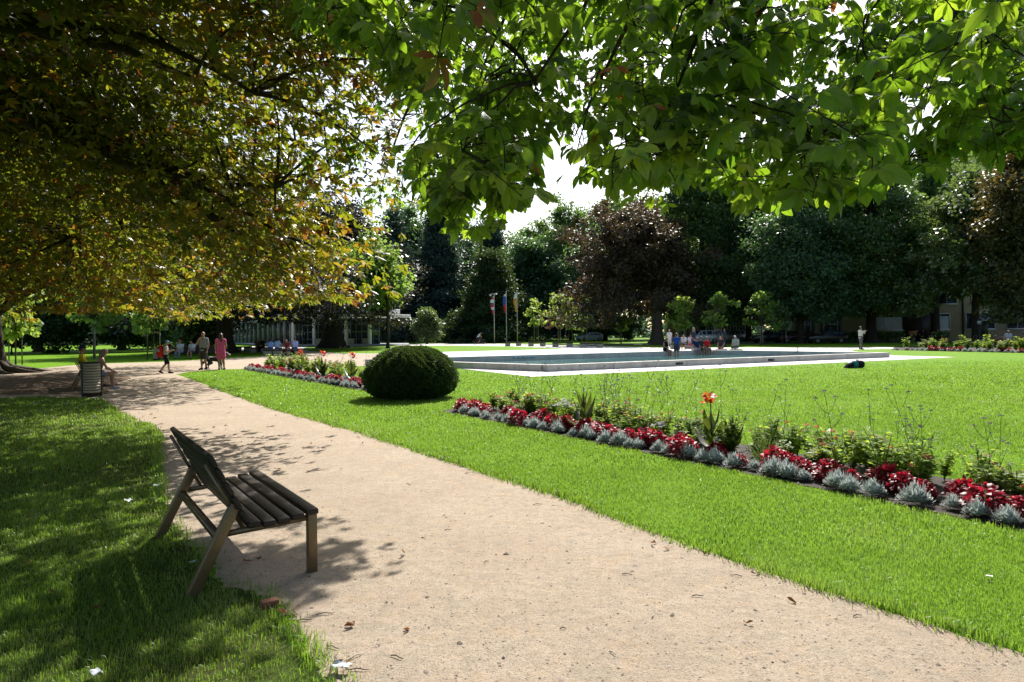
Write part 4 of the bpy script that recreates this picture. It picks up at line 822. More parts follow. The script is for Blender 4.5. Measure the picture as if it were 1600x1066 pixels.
car('black parked estate car behind two thin young trees', 1203, 533, 82, (.008, .008, .010), rad(6), 'suv')
car('dark red parked car behind a dark tree trunk', 1243, 533.5, 81, (.045, .008, .010), rad(4))
car('glossy black parked car nearest the clipped hedge', 1290, 535.5, 76, (.006, .007, .010), rad(4))
car('pale blue parked car in shade under the copper beech', 921, 531, 112, (.28, .32, .36), rad(20))

# ------------------------------------------------------------------ people
def cap_(p0, p1, r0, r1, n=12):          # tapered capsule with round ends
    p0 = np.array(p0, float); p1 = np.array(p1, float); a = unit(p1 - p0); pts = []; rs = []
    for q in (-.98, -.8, -.45): pts.append(p0 + a * q * r0); rs.append(r0 * math.sqrt(1 - q * q))
    pts += [p0, p1]; rs += [r0, r1]
    for q in (.45, .8, .98): pts.append(p1 + a * q * r1); rs.append(r1 * math.sqrt(1 - q * q))
    V, F, F3 = tube(pts, rs, n); return V, F, F3
def fuse(name, parts, mat, parent, vox, iters=3):
    m = MB()
    for p in parts:
        if len(p) == 3: V, F4, F3 = p; k = m.n; m.V.append(V); m.F4.append(np.asarray(F4) + k); m.F3.append(np.asarray(F3) + k); m.n += len(V); m.R.append(np.full(len(V), .5))
    V, F = m.raw(); me = bpy.data.meshes.new('tmp'); me.from_pydata(V.tolist(), [], [list(f) for q in F for f in q.tolist()]); o = bpy.data.objects.new('tmp', me); COL.objects.link(o)
    r = o.modifiers.new('r', 'REMESH'); r.mode = 'VOXEL'; r.voxel_size = vox; r.use_smooth_shade = True
    s = o.modifiers.new('s', 'SMOOTH'); s.iterations = iters; s.factor = .5
    dg = bpy.context.evaluated_depsgraph_get(); me2 = bpy.data.meshes.new_from_object(o.evaluated_get(dg)); bpy.data.objects.remove(o); bpy.data.meshes.remove(me)
    me2.name = name; me2.materials.clear(); me2.materials.append(mat); o2 = bpy.data.objects.new(name, me2); COL.objects.link(o2); o2.parent = parent; return o2
SKIN = plain('skin', (.36, .20, .135), .55, spec=.35, var=.06, scale=12); SKINT = plain('skin_tanned', (.27, .14, .09), .55, spec=.35, var=.06, scale=12)
EYE = plain('eye_dark', (.012, .01, .01), .3); LIPS = plain('lips', (.25, .08, .07), .5)
HAIRD = plain('hair_dark', (.018, .012, .009), .5, var=.3, scale=40, bump=.4, bscale=120); HAIRB = plain('hair_brown', (.10, .045, .022), .5, var=.3, scale=40, bump=.4, bscale=120); HAIRG = plain('hair_blond', (.24, .16, .09), .5, var=.3, scale=40, bump=.4, bscale=120); HAIRW = plain('hair_grey', (.4, .39, .37), .6, var=.2, scale=40)
STAND = dict(pel=(0, 0, .94), che=(0, .01, 1.28), nek=(0, .0, 1.46), hea=(0, .02, 1.625), shL=(-.18, 0, 1.41), shR=(.18, 0, 1.41), elL=(-.23, -.02, 1.12), elR=(.23, -.02, 1.12), wrL=(-.24, .06, .88), wrR=(.24, .06, .88), hiL=(-.09, 0, .90), hiR=(.09, 0, .90), knL=(-.10, .02, .49), knR=(.10, .02, .49), anL=(-.10, -.01, .085), anR=(.10, -.01, .085))
SIT = dict(pel=(0, 0, .53), che=(0, .03, .88), nek=(0, .05, 1.06), hea=(0, .08, 1.225), shL=(-.18, .04, 1.01), shR=(.18, .04, 1.01), elL=(-.23, .08, .74), elR=(.23, .08, .74), wrL=(-.14, .30, .62), wrR=(.14, .30, .62), hiL=(-.09, .02, .51), hiR=(.09, .02, .51), knL=(-.11, .44, .50), knR=(.11, .44, .50), anL=(-.11, .44, .085), anR=(.11, .44, .085))
def person(label, loc, rz, base, H=1.75, over=None, top=None, sleeve=.5, legs=None, leglen='short', dress=None, hair=HAIRD, hairstyle='short', shoes=(.03, .03, .035), skin=SKIN, capc=None, vox=.014, female=False, barefoot=False, group=None, look=0.0):
    """one figure: continuous body; hair and clothing are its children. Faces local +Y."""
    J = {k: np.array(v, float) for k, v in base.items()}
    for k, v in (over or {}).items(): J[k] = np.array(v, float)
    s = H / 1.75; t = thing('person', label, 'person', loc, rz, group); t.scale = (s, s, s)
    w = .93 if female else 1.0
    hf = np.array((math.sin(-look), math.cos(look), 0)); hr = np.array((math.cos(look), math.sin(look), 0)); hd = J['hea']
    up = unit(hd - J['nek']); B = []
    tw = .088 * w
    def torso(e):
        P = []
        side = unit(J['shR'] - J['shL'])
        for q in (-1, 1):
            P.append(cap_(J['che'] + side * q * .075 * w, J['pel'] + side * q * .07 + np.array((0, 0, .03)), .105 * w + e, .10 + e)); P.append(cap_(J['che'] + side * q * .06 + np.array((0, 0, .10)), J['che'] + side * q * .09 * w + np.array((0, 0, -.05)), .085 + e, .105 * w + e))
        P.append(cap_(J['shL'] * .92 + J['shR'] * .08, J['shR'] * .92 + J['shL'] * .08, .062 + e, .062 + e)); P.append(cap_(J['pel'] + side * .07, J['pel'] - side * .07, .108 + e, .108 + e))
        if female: P += [cap_(J['che'] + side * q * .07 + np.array((0, .075, .02)), J['che'] + side * q * .07 + np.array((0, .06, .0)), .065 + e, .07 + e) for q in (-1, 1)]
        return P
    B += torso(0); B.append(cap_(J['nek'] - up * .06, hd - up * .05, .055, .052))
    Mh = np.column_stack([hr, hf, up])
    B.append(ellipsoid(hd + up * .02, (.076, .094, .105), 16, 12, Mh)); B.append(ellipsoid(hd + hf * .02 - up * .055, (.058, .068, .065), 12, 8, Mh))
    B.append(cap_(hd + hf * .085 + up * .02, hd + hf * .108 - up * .015, .010, .016, 8))
    for q in (-1, 1): B.append(ellipsoid(hd + hr * q * .078 - up * .002, (.012, .024, .034), 8, 6, Mh))
    for q, S_ in ((-1, 'L'), (1, 'R')):
        B.append(cap_(J['sh' + S_], J['el' + S_], .050 * w, .041 * w)); B.append(cap_(J['el' + S_], J['wr' + S_], .041 * w, .029 * w))
        fa = unit(J['wr' + S_] - J['el' + S_]); sd = unit(np.cross(fa, (0, 0, 1.0)) + 1e-4) if abs(fa[2]) < .9 else np.array((0, 1.0, 0)); nn = np.cross(sd, fa); wp = J['wr' + S_]
        pc = wp + fa * .05; B.append(cap_(wp + fa * .02 - sd * .018, pc + fa * .03 - sd * .022, .019, .019)); B.append(cap_(wp + fa * .02 + sd * .018, pc + fa * .03 + sd * .022, .019, .018))
        for k, (o_, l_) in enumerate(((-.033, .065), (-.011, .078), (.011, .073), (.033, .055))):
            b_ = pc + fa * .04 + sd * o_; m_ = b_ + fa * l_ * .55 + sd * o_ * .15 - nn * .008; B.append(cap_(b_, m_, .0105, .0095, 8)); B.append(cap_(m_, m_ + fa * l_ * .4 - nn * .022, .0095, .0075, 8))
        th0 = wp + fa * .025 - sd * .03; B.append(cap_(th0, th0 + fa * .035 - sd * .028, .014, .011, 8)); B.append(cap_(th0 + fa * .035 - sd * .028, th0 + fa * .062 - sd * .032 - nn * .01, .011, .009, 8))
        B.append(cap_(J['hi' + S_], J['kn' + S_], .088, .058)); kn, an = J['kn' + S_], J['an' + S_]; sh = unit(an - kn); bk = np.array((0, -.018, 0)); md = kn + (an - kn) * .32 + bk
        B.append(cap_(kn, md, .056, .057)); B.append(cap_(md, an, .057, .036))
        ft = np.array((q * .02, .17, -.055)) if 'toe' + S_ not in J else J['toe' + S_] - an; B.append(cap_(an + np.array((0, -.03, -.04)), an + ft, .036, .028))
    fuse('body', B, skin, t, vox)
    if top is not None:
        T = torso(.014)
        if sleeve > 0:
            for S_ in 'LR': T.append(cap_(J['sh' + S_], J['sh' + S_] + (J['el' + S_] - J['sh' + S_]) * min(1, sleeve), .064, .058)) ; 
            if sleeve > 1:
                for S_ in 'LR': T.append(cap_(J['el' + S_], J['el' + S_] + (J['wr' + S_] - J['el' + S_]) * (sleeve - 1), .056, .044))
        fuse('shirt' if sleeve > 0 else 'top', T, cloth(top), t, vox * 1.1)
    if legs is not None:
        T = [cap_(J['pel'] + np.array((.07, 0, .02)), J['pel'] + np.array((-.07, 0, .02)), .127, .127)]
        f = {'mini': .45, 'short': .85, 'long': 1}[leglen]
        for S_ in 'LR':
            T.append(cap_(J['hi' + S_], J['hi' + S_] + (J['kn' + S_] - J['hi' + S_]) * f, .106, .086 if leglen != 'long' else .074))
            if leglen == 'long': T.append(cap_(J['kn' + S_], J['an' + S_] + np.array((0, 0, .03)), .074, .056))
        fuse('trousers' if leglen == 'long' else 'shorts', T, cloth(legs), t, vox * 1.1)
    if dress is not None:
        T = torso(.016); kn = (J['knL'] + J['knR']) / 2; pe = J['pel']; e_ = pe + (kn - pe) * .72
        for q in (-1, 1): T.append(cap_(pe + np.array((q * .07, 0, 0)), e_ + np.array((q * .09, 0, 0)), .125, .13))
        for S_ in 'LR': T.append(cap_(J['sh' + S_], J['sh' + S_] + (J['el' + S_] - J['sh' + S_]) * .25, .066, .062))
        fuse('dress', T, dress, t, vox * 1.1)
    if not barefoot:
        for S_ in 'LR':
            an = J['an' + S_]; q = -1 if S_ == 'L' else 1; ft = np.array((q * .02, .18, -.052)) if 'toe' + S_ not in J else J['toe' + S_] - an
            fuse('shoe', [cap_(an + np.array((0, -.035, -.04)), an + ft, .046, .036), cap_(an + np.array((0, -.01, -.01)), an + ft * .35, .046, .042)], cloth(shoes), t, vox)
    # hair
    if hairstyle != 'bald':
        T = [ellipsoid(hd + up * .035 - hf * .018, (.084, .096, .100), 16, 10, Mh)]
        if hairstyle in ('long', 'pony'):
            T += [cap_(hd - hf * .07 + up * .02, hd - hf * .085 - up * .10, .066, .058)]
            T += [cap_(hd - hf * .085 - up * .10, J['nek'] - hf * .085 - up * (.12 if hairstyle == 'long' else .02), .058, .035)]
            for q in (-1, 1): T.append(cap_(hd + hr * q * .07 - hf * .02 + up * .02, hd + hr * q * .075 - hf * .04 - up * .12, .026, .03))
        h = fuse('hair', T, hair, t, vox * .9)
        me = h.data                       # open the face: drop hair in front of the brow
        co = np.empty(len(me.vertices) * 3); me.vertices.foreach_get('co', co); co = co.reshape(-1, 3) - hd
        yy = co @ hf; zz = co @ up; cut = (yy > .035) & (zz < .062); co[cut] -= hf * (yy[cut] - .02)[:, None]; me.vertices.foreach_set('co', (co + hd).ravel()); me.update()
    if capc is not None:
        T = [ellipsoid(hd + up * .055 - hf * .008, (.09, .104, .088), 16, 10, Mh), ellipsoid(hd + up * .052 + hf * .12, (.07, .075, .012), 14, 6, Mh)]
        fuse('cap', T, cloth(capc), t, vox * .9)
    m = MB()
    for q in (-1, 1): m.ell(hd + hr * q * .032 + hf * .088 + up * .018, (.013, .008, .008), 8, 6)
    m.build('eyes', EYE, t); MB().ell(hd + hf * .088 - up * .055, (.024, .008, .008), 8, 6, M=Mh).build('mouth', LIPS, t)
    return t
def G3(px, py): x, y = G(px, py); return (x, y, 0)
def on_bench(bl, rz, s, along, seat=.40):   # seat point of a park bench in the world
    v = Vector((.47 + s, along, 0)); v.rotate(Euler((0, 0, rz))); return (bl[0] + v.x, bl[1] + v.y, seat - .44)
FACE = lambda deg: rad(deg)                # 0 faces away from the viewer, 180 towards, -90 to the right
# the couple on the second bench (bench looks towards the right: local +x)
yl = on_bench(b2, RZ2, -.08, 1.6); wl = on_bench(b2, RZ2, .15, .28)
person('bearded man in a yellow shirt and dark cap leaning back on the bench', yl, RZ2 - rad(90), SIT, 1.78, dict(che=(0, -.10, .88), nek=(0, -.13, 1.06), hea=(0, -.10, 1.23), shL=(-.19, -.12, 1.01), shR=(.19, -.12, 1.01), elR=(.30, -.05, .78), wrR=(.20, .22, .68), elL=(-.34, -.10, .82), wrL=(-.25, .16, .66)), top=(.50, .40, .02), sleeve=.65, legs=(.03, .035, .05), leglen='short', hair=HAIRD, skin=SKINT, capc=(.02, .02, .05), look=.2, vox=.012)
person('woman in a strapless top with bare shoulders leaning forward on the bench', wl, RZ2 - rad(90), SIT, 1.70, dict(che=(0, .10, .86), nek=(0, .17, 1.03), hea=(0, .22, 1.185), shL=(-.17, .15, .98), shR=(.17, .15, .98), elR=(.23, .26, .72), wrR=(.14, .45, .60), elL=(-.22, .28, .72), wrL=(-.06, .46, .60)), legs=(.16, .22, .32), leglen='mini', hair=HAIRG, hairstyle='long', female=True, shoes=(.25, .30, .42), vox=.012, look=.5)
w_ = bpy.data.objects['person.001']
fuse('top', [cap_((-.07, .07, .78), (.07, .07, .78), .125, .125), cap_((-.08, .0, .60), (.08, .0, .60), .128, .128), cap_((0, .06, .78), (0, 0, .60), .13, .13)], cloth((.20, .24, .33)), w_, .013)
# the group on the path
person('boy in a blue cap walking to the right with a red backpack', G3(259, 584), FACE(-78), STAND, 1.40, dict(knR=(.09, .16, .52), anR=(.09, .20, .10), knL=(-.09, -.02, .50), anL=(-.09, -.30, .14), toeL=(-.10, -.18, .03), elR=(.22, .10, 1.14), wrR=(.14, .28, 1.22), elL=(-.22, .10, 1.14), wrL=(-.12, .28, 1.22), hea=(0, .05, 1.62)), top=(.36, .31, .30), sleeve=.45, legs=(.012, .014, .02), leglen='short', capc=(.16, .28, .48), shoes=(.012, .012, .014), vox=.012)
x, y, _ = G3(259, 584); bp_ = thing('backpack', 'red backpack worn by the walking boy', 'backpack', (x - .19, y - .04, .74), rad(10)); fuse('bag', [cap_((0, 0, .08), (0, 0, .36), .135, .12), cap_((0, -.08, .10), (0, -.08, .32), .12, .10), cap_((0, .08, .10), (0, .08, .32), .12, .10), cap_((-.09, 0, .10), (-.09, 0, .20), .09, .08)], cloth((.42, .02, .015)), bp_, .014); MB().box((-.06, -.19, .25), (.14, .03, .12)).build('pocket', cloth((.25, .25, .26)), bp_, bevel=.01); MB().tube([(.1, -.12, .40), (.2, -.12, .46), (.27, -.11, .38), (.26, -.11, .2)], .018, 6).build('strap', cloth((.02, .02, .02)), bp_)
person('bald man in a grey T shirt and dark shorts with a hand at his mouth', G3(318, 578), FACE(172), STAND, 1.78, dict(elR=(.30, .10, 1.16), wrR=(.08, .19, 1.42), elL=(-.25, .0, 1.12), wrL=(-.24, .10, .90), knL=(-.12, .10, .50), anL=(-.14, .0, .12), knR=(.10, .02, .49)), top=(.24, .25, .29), sleeve=.6, legs=(.055, .05, .05), leglen='short', hairstyle='bald', shoes=(.015, .015, .018), vox=.012)
pd_m, nt, out = newmat('pink_print'); pb = node(nt, 'ShaderNodeBsdfPrincipled'); pb.inputs['Roughness'].default_value = .8; vo = tex(nt, 26, kind='ShaderNodeTexVoronoi'); nt.links.new(mix(nt, (.62, .22, .42), (.55, .035, .16), ramp(nt, [(.25, (0, 0, 0)), (.45, (1, 1, 1))], vo.outputs[0]).outputs[0]).node.outputs[2], pb.inputs['Base Color']); nt.links.new(pb.outputs[0], out.inputs[0])
person('brown haired woman in a short pink dress standing by the dog', G3(345, 578), FACE(18), STAND, 1.71, dict(elL=(-.24, .0, 1.14), wrL=(-.25, .10, .92), elR=(.25, -.02, 1.12), wrR=(.18, .14, .99), knL=(-.08, .02, .49), knR=(.11, .03, .49), anL=(-.08, 0, .085), anR=(.14, .0, .085)), dress=pd_m, hair=HAIRB, hairstyle='long', female=True, shoes=(.04, .03, .03), vox=.012, look=.35)
# dog
def dog(label, loc, rz):
    t = thing('dog', label, 'dog', loc, rz); B = []
    B.append(cap_((.22, 0, .47), (-.05, 0, .49), .135, .115)); B.append(cap_((-.05, 0, .49), (-.30, 0, .50), .115, .11)); B.append(cap_((.25, 0, .40), (.18, 0, .38), .11, .12))
    B.append(cap_((.28, 0, .54), (.42, 0, .68), .095, .075)); B.append(ellipsoid((.47, 0, .73), (.095, .075, .078), 12, 8)); B.append(cap_((.53, 0, .71), (.64, 0, .685), .042, .028)); 
    for s in (-1, 1): B.append(cap_((.42, s * .055, .79), (.40, s * .075, .85), .03, .012, 8))
    B.append(cap_((-.36, 0, .52), (-.50, 0, .38), .045, .05)); B.append(cap_((-.50, 0, .38), (-.60, 0, .24), .055, .03))
    for s, dx in ((-1, .05), (1, -.03)):
        B.append(cap_((.24, s * .085, .42), (.22 + dx, s * .085, .24), .062, .036)); B.append(cap_((.22 + dx, s * .085, .24), (.24 + dx, s * .085, .04), .034, .028)); B.append(cap_((.24 + dx, s * .085, .03), (.29 + dx, s * .085, .025), .03, .025))
        B.append(cap_((-.30, s * .085, .46), (-.22 - dx, s * .09, .30), .092, .052)); B.append(cap_((-.22 - dx, s * .09, .30), (-.38 - dx, s * .09, .20), .046, .032)); B.append(cap_((-.38 - dx, s * .09, .20), (-.36 - dx, s * .09, .04), .030, .027)); B.append(cap_((-.36 - dx, s * .09, .03), (-.31 - dx, s * .09, .025), .03, .025))
    o = fuse('body', B, plain('dog_black', (.012, .011, .011), .6, var=.2, scale=20, bump=.5, bscale=90), t, .012); me = o.data; me.materials.append(plain('dog_white', (.55, .53, .50), .7, var=.1, scale=20, bump=.5, bscale=90))
    c = np.empty(len(me.polygons) * 3); me.polygons.foreach_get('center', c); c = c.reshape(-1, 3); x, y, z = c.T
    wh = ((z < .22) & (x > 0)) | ((z < .12)) | ((x > .27) & (x < .42) & (z < .66) & (z > .28)) | ((np.abs(y) < .022) & (x > .5)) | ((x > .56) & (z < .70)) | (x < -.575) | ((x > -.28) & (x < -.12) & (z > .585) & (np.abs(y) < .05))
    me.polygons.foreach_set('material_index', wh.astype(np.int32)); MB().ell((.665, 0, .69), (.014, .018, .014), 8, 6).build('nose', EYE, t); m = MB(); m.ell((.545, .045, .755), .012, 8, 6).ell((.545, -.045, .755), .012, 8, 6); m.build('eyes', EYE, t); return t
dog('black and white sheepdog standing behind the woman in pink', (*G(337, 577.5), 0), rad(12))
# people around the benches at the left
def seat_at(px, py_seat_ground, d=None): 
    x, y = G(px, py_seat_ground); return (x, y, 0)
person('person in a white shirt and red cap sitting left on the far slatted bench', (-23.0, 47.35, -.02), FACE(178), SIT, 1.74, dict(wrL=(-.05, .34, .62), wrR=(.06, .34, .62)), top=(.50, .55, .68), legs=(.22, .26, .38), leglen='long', capc=(.3, .08, .08), hair=HAIRW, vox=.016)
person('person in a pale shirt and dark shorts sitting right on the far slatted bench', (-22.15, 47.3, -.02), FACE(176), SIT, 1.70, dict(hea=(.03, .14, 1.20), wrL=(-.05, .34, .62)), top=(.45, .50, .62), legs=(.05, .055, .07), vox=.016, female=True, hairstyle='pony')
person('dark skinned person in dark clothes sitting just behind the boy', (-23.85, 47.45, -.02), FACE(172), SIT, 1.72, None, top=(.05, .03, .025), legs=(.03, .03, .04), skin=SKINT, vox=.016)
x, y = G(402, 551); person('person in brown clothes sitting left on the stone bench in shade', (x, y, .02), FACE(-150), SIT, 1.75, dict(hea=(0, .2, 1.17), nek=(0, .14, 1.03)), top=(.10, .06, .035), legs=(.10, .08, .06), leglen='long', vox=.018)
x, y = G(411, 551); person('person in black clothes sitting right on the stone bench in shade', (x, y, .02), FACE(150), SIT, 1.75, dict(hea=(0, .16, 1.19)), top=(.012, .013, .016), legs=(.012, .012, .014), leglen='long', sleeve=1.6, vox=.018)
x, y = G(423, 555.5); person('person in a bright blue shirt bending over, back to the viewer', (x, y, .02), FACE(20), SIT, 1.72, dict(che=(0, .14, .85), nek=(0, .24, 1.0), hea=(0, .32, 1.14), shL=(-.17, .21, .96), shR=(.17, .21, .96)), top=(.26, .40, .72), legs=(.02, .025, .04), vox=.018)
x, y = G(433, 556); person('person in a light blue shirt and dark cap beside the bright blue one', (x, y, .02), FACE(-15), SIT, 1.76, dict(che=(0, .08, .87), nek=(0, .13, 1.04), hea=(0, .18, 1.19)), top=(.33, .47, .74), legs=(.02, .02, .03), capc=(.02, .02, .025), vox=.018)
x, y = G(449, 558); person('person in dark red clothes sitting between the two stone benches', (x, y, .02), FACE(170), SIT, 1.68, dict(hea=(0, .14, 1.2)), top=(.14, .03, .035), legs=(.04, .02, .02), leglen='long', female=True, hairstyle='long', vox=.018)
x, y = G(461, 556); person('dark haired person in a pale blue shirt sitting right of the red clad one', (x, y, .02), FACE(30), SIT, 1.78, None, top=(.36, .42, .70), legs=(.012, .014, .02), leglen='long', vox=.018)
# cyclist
x, y = G(748, 537.6); x, y = x * .93, y * .93
bc = thing('bicycle', 'dark bicycle ridden past the wide yew', 'bicycle', (x, y, 0), rad(4)); fr = MB()
for a_, b_ in (((-.5, .34), (-.1, .3)), ((-.1, .3), (.38, .85)), ((-.2, .82), (.36, .80)), ((-.2, .9), (-.1, .3)), ((-.5, .34), (-.2, .8)), ((.52, .34), (.36, .95))): fr.tube([(a_[0], 0, a_[1]), (b_[0], 0, b_[1])], .02, 6)
fr.tube([(.36, -.25, .98), (.40, 0, .98), (.36, .25, .98)], .016, 6); fr.build('frame', M_dark, bc); MB().ell((-.22, 0, .93), (.13, .07, .035), 10, 6).build('saddle', M_dark, bc)
for wx in (-.5, .52):
    a = np.linspace(0, 2 * np.pi, 33); m = MB(); m.tube([(wx + .33 * math.cos(q), 0, .34 + .33 * math.sin(q)) for q in a], .018, 6)
    for q in a[::4]: m.tube([(wx, 0, .34), (wx + .32 * math.cos(q), 0, .34 + .32 * math.sin(q))], .004, 4)
    m.build('wheel', M_dark, bc)
RIDE = dict(pel=(0, -.20, .98), che=(0, .03, 1.25), nek=(0, .15, 1.38), hea=(0, .24, 1.50), shL=(-.18, .12, 1.36), shR=(.18, .12, 1.36), elL=(-.22, .24, 1.16), elR=(.22, .24, 1.16), wrL=(-.23, .36, 1.01), wrR=(.23, .36, 1.01), hiL=(-.09, -.18, .94), hiR=(.09, -.18, .94), knL=(-.10, .20, .72), knR=(.10, .10, .60), anL=(-.11, .06, .42), anR=(.11, -.08, .22))
person('cyclist in a pale T shirt leaning over the handlebars', (x, y, 0), rad(4) - rad(90), RIDE, 1.74, None, top=(.45, .50, .58), legs=(.012, .012, .016), hair=HAIRD, vox=.02)
# people round the pool
DCd = unit(D - C); DCn = np.array((-DCd[1], DCd[0])); DCn = DCn if np.dot(DCn, cin - D) > 0 else -DCn
def rim(px, back=.2):
    k = (px - 800) / FPX; t = (k * C[1] - C[0]) / (DCd[0] - k * DCd[1]); p = C + DCd * t + DCn * back; return (p[0], p[1], WALLH - .42), math.atan2(DCn[1], DCn[0]) - rad(90)
PG = 'people sitting on the pool rim'
LEGIN = dict(anL=(-.11, .36, .04), anR=(.11, .40, .04), knL=(-.11, .40, .47), knR=(.11, .40, .47))
l, rz = rim(1036); person('red haired woman in a dark swimsuit sitting on the pool rim', l, rz + .25, SIT, 1.70, dict(LEGIN, wrL=(-.06, .26, .70), wrR=(.10, .24, .66), hea=(0, .12, 1.21)), top=(.02, .012, .012), sleeve=0, legs=(.012, .012, .014), leglen='mini', hair=plain('hair_red', (.12, .03, .015), .5, var=.3, scale=40), hairstyle='long', female=True, barefoot=True, vox=.016)
l, rz = rim(1045, .75); person('person in a blue shirt standing in the pool, back to the viewer', (l[0], l[1], -.22), FACE(10), STAND, 1.66, None, top=(.03, .09, .33), sleeve=.6, legs=(.06, .06, .07), hair=HAIRD, vox=.016, barefoot=True)
l, rz = rim(1083); person('person in a navy shirt and white shorts with legs in the pool', l, rz - .1, SIT, 1.74, dict(LEGIN, che=(0, .10, .86), hea=(0, .2, 1.18), nek=(0, .15, 1.03)), top=(.015, .03, .10), legs=(.5, .5, .55), barefoot=True, capc=(.22, .24, .27), vox=.016)
l, rz = rim(1091); person('person in dark clothes between the navy and the red shirts', l, rz + .1, SIT, 1.72, LEGIN, top=(.03, .035, .035), legs=(.05, .055, .05), barefoot=True, vox=.016)
l, rz = rim(1100); person('person in a bright red shirt sitting on the pool rim', l, rz - .2, SIT, 1.70, dict(LEGIN, wrL=(-.12, .30, .6)), top=(.55, .015, .02), sleeve=.7, legs=(.22, .22, .24), barefoot=True, vox=.016)
l, rz = rim(1101, -1.1); person('man in a dark blue T shirt standing behind the red shirted person', (l[0], l[1], 0), rz + .3, STAND, 1.80, dict(wrL=(-.16, .14, .96), wrR=(.16, .14, .96), elL=(-.28, -.02, 1.14), elR=(.28, -.02, 1.14)), top=(.03, .04, .075), sleeve=.6, legs=(.05, .05, .07), hair=HAIRG, vox=.016)
x, y = PZ(1058, 545, 52)[:2]; person('person in black sitting on the stone bench behind the blue shirted bather', (x, y, .02), FACE(178), SIT, 1.74, None, top=(.012, .012, .014), legs=(.014, .014, .016), vox=.018, hair=HAIRW)
x, y = PZ(1046, 543, 62)[:2]; person('person in a white top standing behind the pool near the beech trunk', (x, y, 0), FACE(175), STAND, 1.70, None, top=(.62, .62, .62), legs=(.5, .5, .5), leglen='long', hair=HAIRW, vox=.018)
x, y = PZ(1068, 545, 52)[:2]; person('person in white with dark shorts leaning over on the stone bench', (x, y, .02), FACE(165), SIT, 1.74, dict(hea=(0, .2, 1.15), nek=(0, .14, 1.0), che=(0, .09, .85)), top=(.55, .56, .6), legs=(.03, .02, .025), vox=.018)
x, y = PZ(1079, 545, 52.5)[:2]; person('person in a pink shirt at the right end of the stone bench', (x, y, .02), FACE(190), SIT, 1.72, None, top=(.6, .48, .54), legs=(.35, .05, .08), vox=.018)
BDd = unit(B - D); BDn = np.array((-BDd[1], BDd[0])); BDn = BDn if np.dot(BDn, cin - D) > 0 else -BDn
def rim2(px, back=.2):
    k = (px - 800) / FPX; t = (k * D[1] - D[0]) / (BDd[0] - k * BDd[1]); p = D + BDd * t + BDn * back; return (p[0], p[1], WALLH - .42), math.atan2(BDn[1], BDn[0]) - rad(90)
x, y = PZ(1127, 546.5, 48)[:2]; person('long haired person in dark clothes sitting near the far pool corner', (x, y, -.10), FACE(150), SIT, 1.70, dict(hea=(0, .16, 1.2)), top=(.04, .04, .05), legs=(.2, .14, .12), hair=HAIRG, hairstyle='long', female=True, vox=.016)
x, y = PZ(1150, 546, 47)[:2]; person('grey haired person in a grey green shirt seen from behind beyond the pool', (x, y, -.10), FACE(5), SIT, 1.76, dict(hea=(0, .14, 1.2), che=(0, .07, .87)), top=(.22, .29, .27), legs=(.05, .05, .06), hair=HAIRW, vox=.016)
for dx, rim_y in ((1127, 48), (1150, 47)):
    x, y = PZ(dx, 546, rim_y)[:2]; st_ = thing('stone_block', 'low stone block seat under the %s' % ('long haired seated person' if dx == 1127 else 'grey green shirted person'), 'block', (x, y - .02, 0), .1); MB().box((0, 0, .145), (.7, .5, .30)).build('block', M_stone, st_, bevel=.02)
x, y = PZ(1132, 541, 66)[:2]; person('person in dark blue walking far behind the pool corner', (x, y, 0), FACE(200), STAND, 1.72, None, top=(.04, .06, .12), legs=(.05, .06, .1), leglen='long', vox=.02, hair=HAIRG)
person('man in a white T shirt and grey trousers taking a photograph', G3(1345, 546), FACE(-75), STAND, 1.76, dict(elR=(.22, .16, 1.20), wrR=(.10, .36, 1.40), elL=(-.22, .16, 1.20), wrL=(-.08, .36, 1.38), knL=(-.08, .06, .49), knR=(.08, -.01, .49)), top=(.60, .57, .56), sleeve=.55, legs=(.12, .11, .13), leglen='long', hair=HAIRD, vox=.016)
x, y, _ = G3(1345, 546); cm = thing('camera_device', 'small dark camera held up by the man in the white T shirt', 'camera', (x + .43, y + .03, 1.40), rad(15)); MB().box((0, 0, .04), (.08, .15, .10)).build('camera_body', M_dark, cm, bevel=.01); MB().tube([(.03, 0, .04), (.12, 0, .04)], .035, 12).build('lens', M_dark, cm)
person('grey haired person in a white shirt and red trousers sitting at the right flower bed', (*PZ(1576, 547, 53)[:2], .02), FACE(150), SIT, 1.74, dict(hea=(0, .12, 1.21)), top=(.42, .44, .5), legs=(.22, .03, .05), leglen='long', hair=HAIRW, vox=.018)
stb = thing('wooden_bench', 'brown wooden bench under the seated person at the right flower bed', 'bench', (*PZ(1578, 547, 53.25)[:2], 0), rad(-6)); MB().box((0, 0, .43), (2.6, .45, .05)).build('seat', M('bench_wood', (.12, .055, .03), rough=.7), stb); MB().box((0, .25, .68), (2.6, .05, .36), rx=-.15).build('backrest', M('bench_wood'), stb)
for s in (-1, 1): MB().box((s * 1.05, 0, .2), (.08, .42, .42)).build('leg', M_dark, stb)

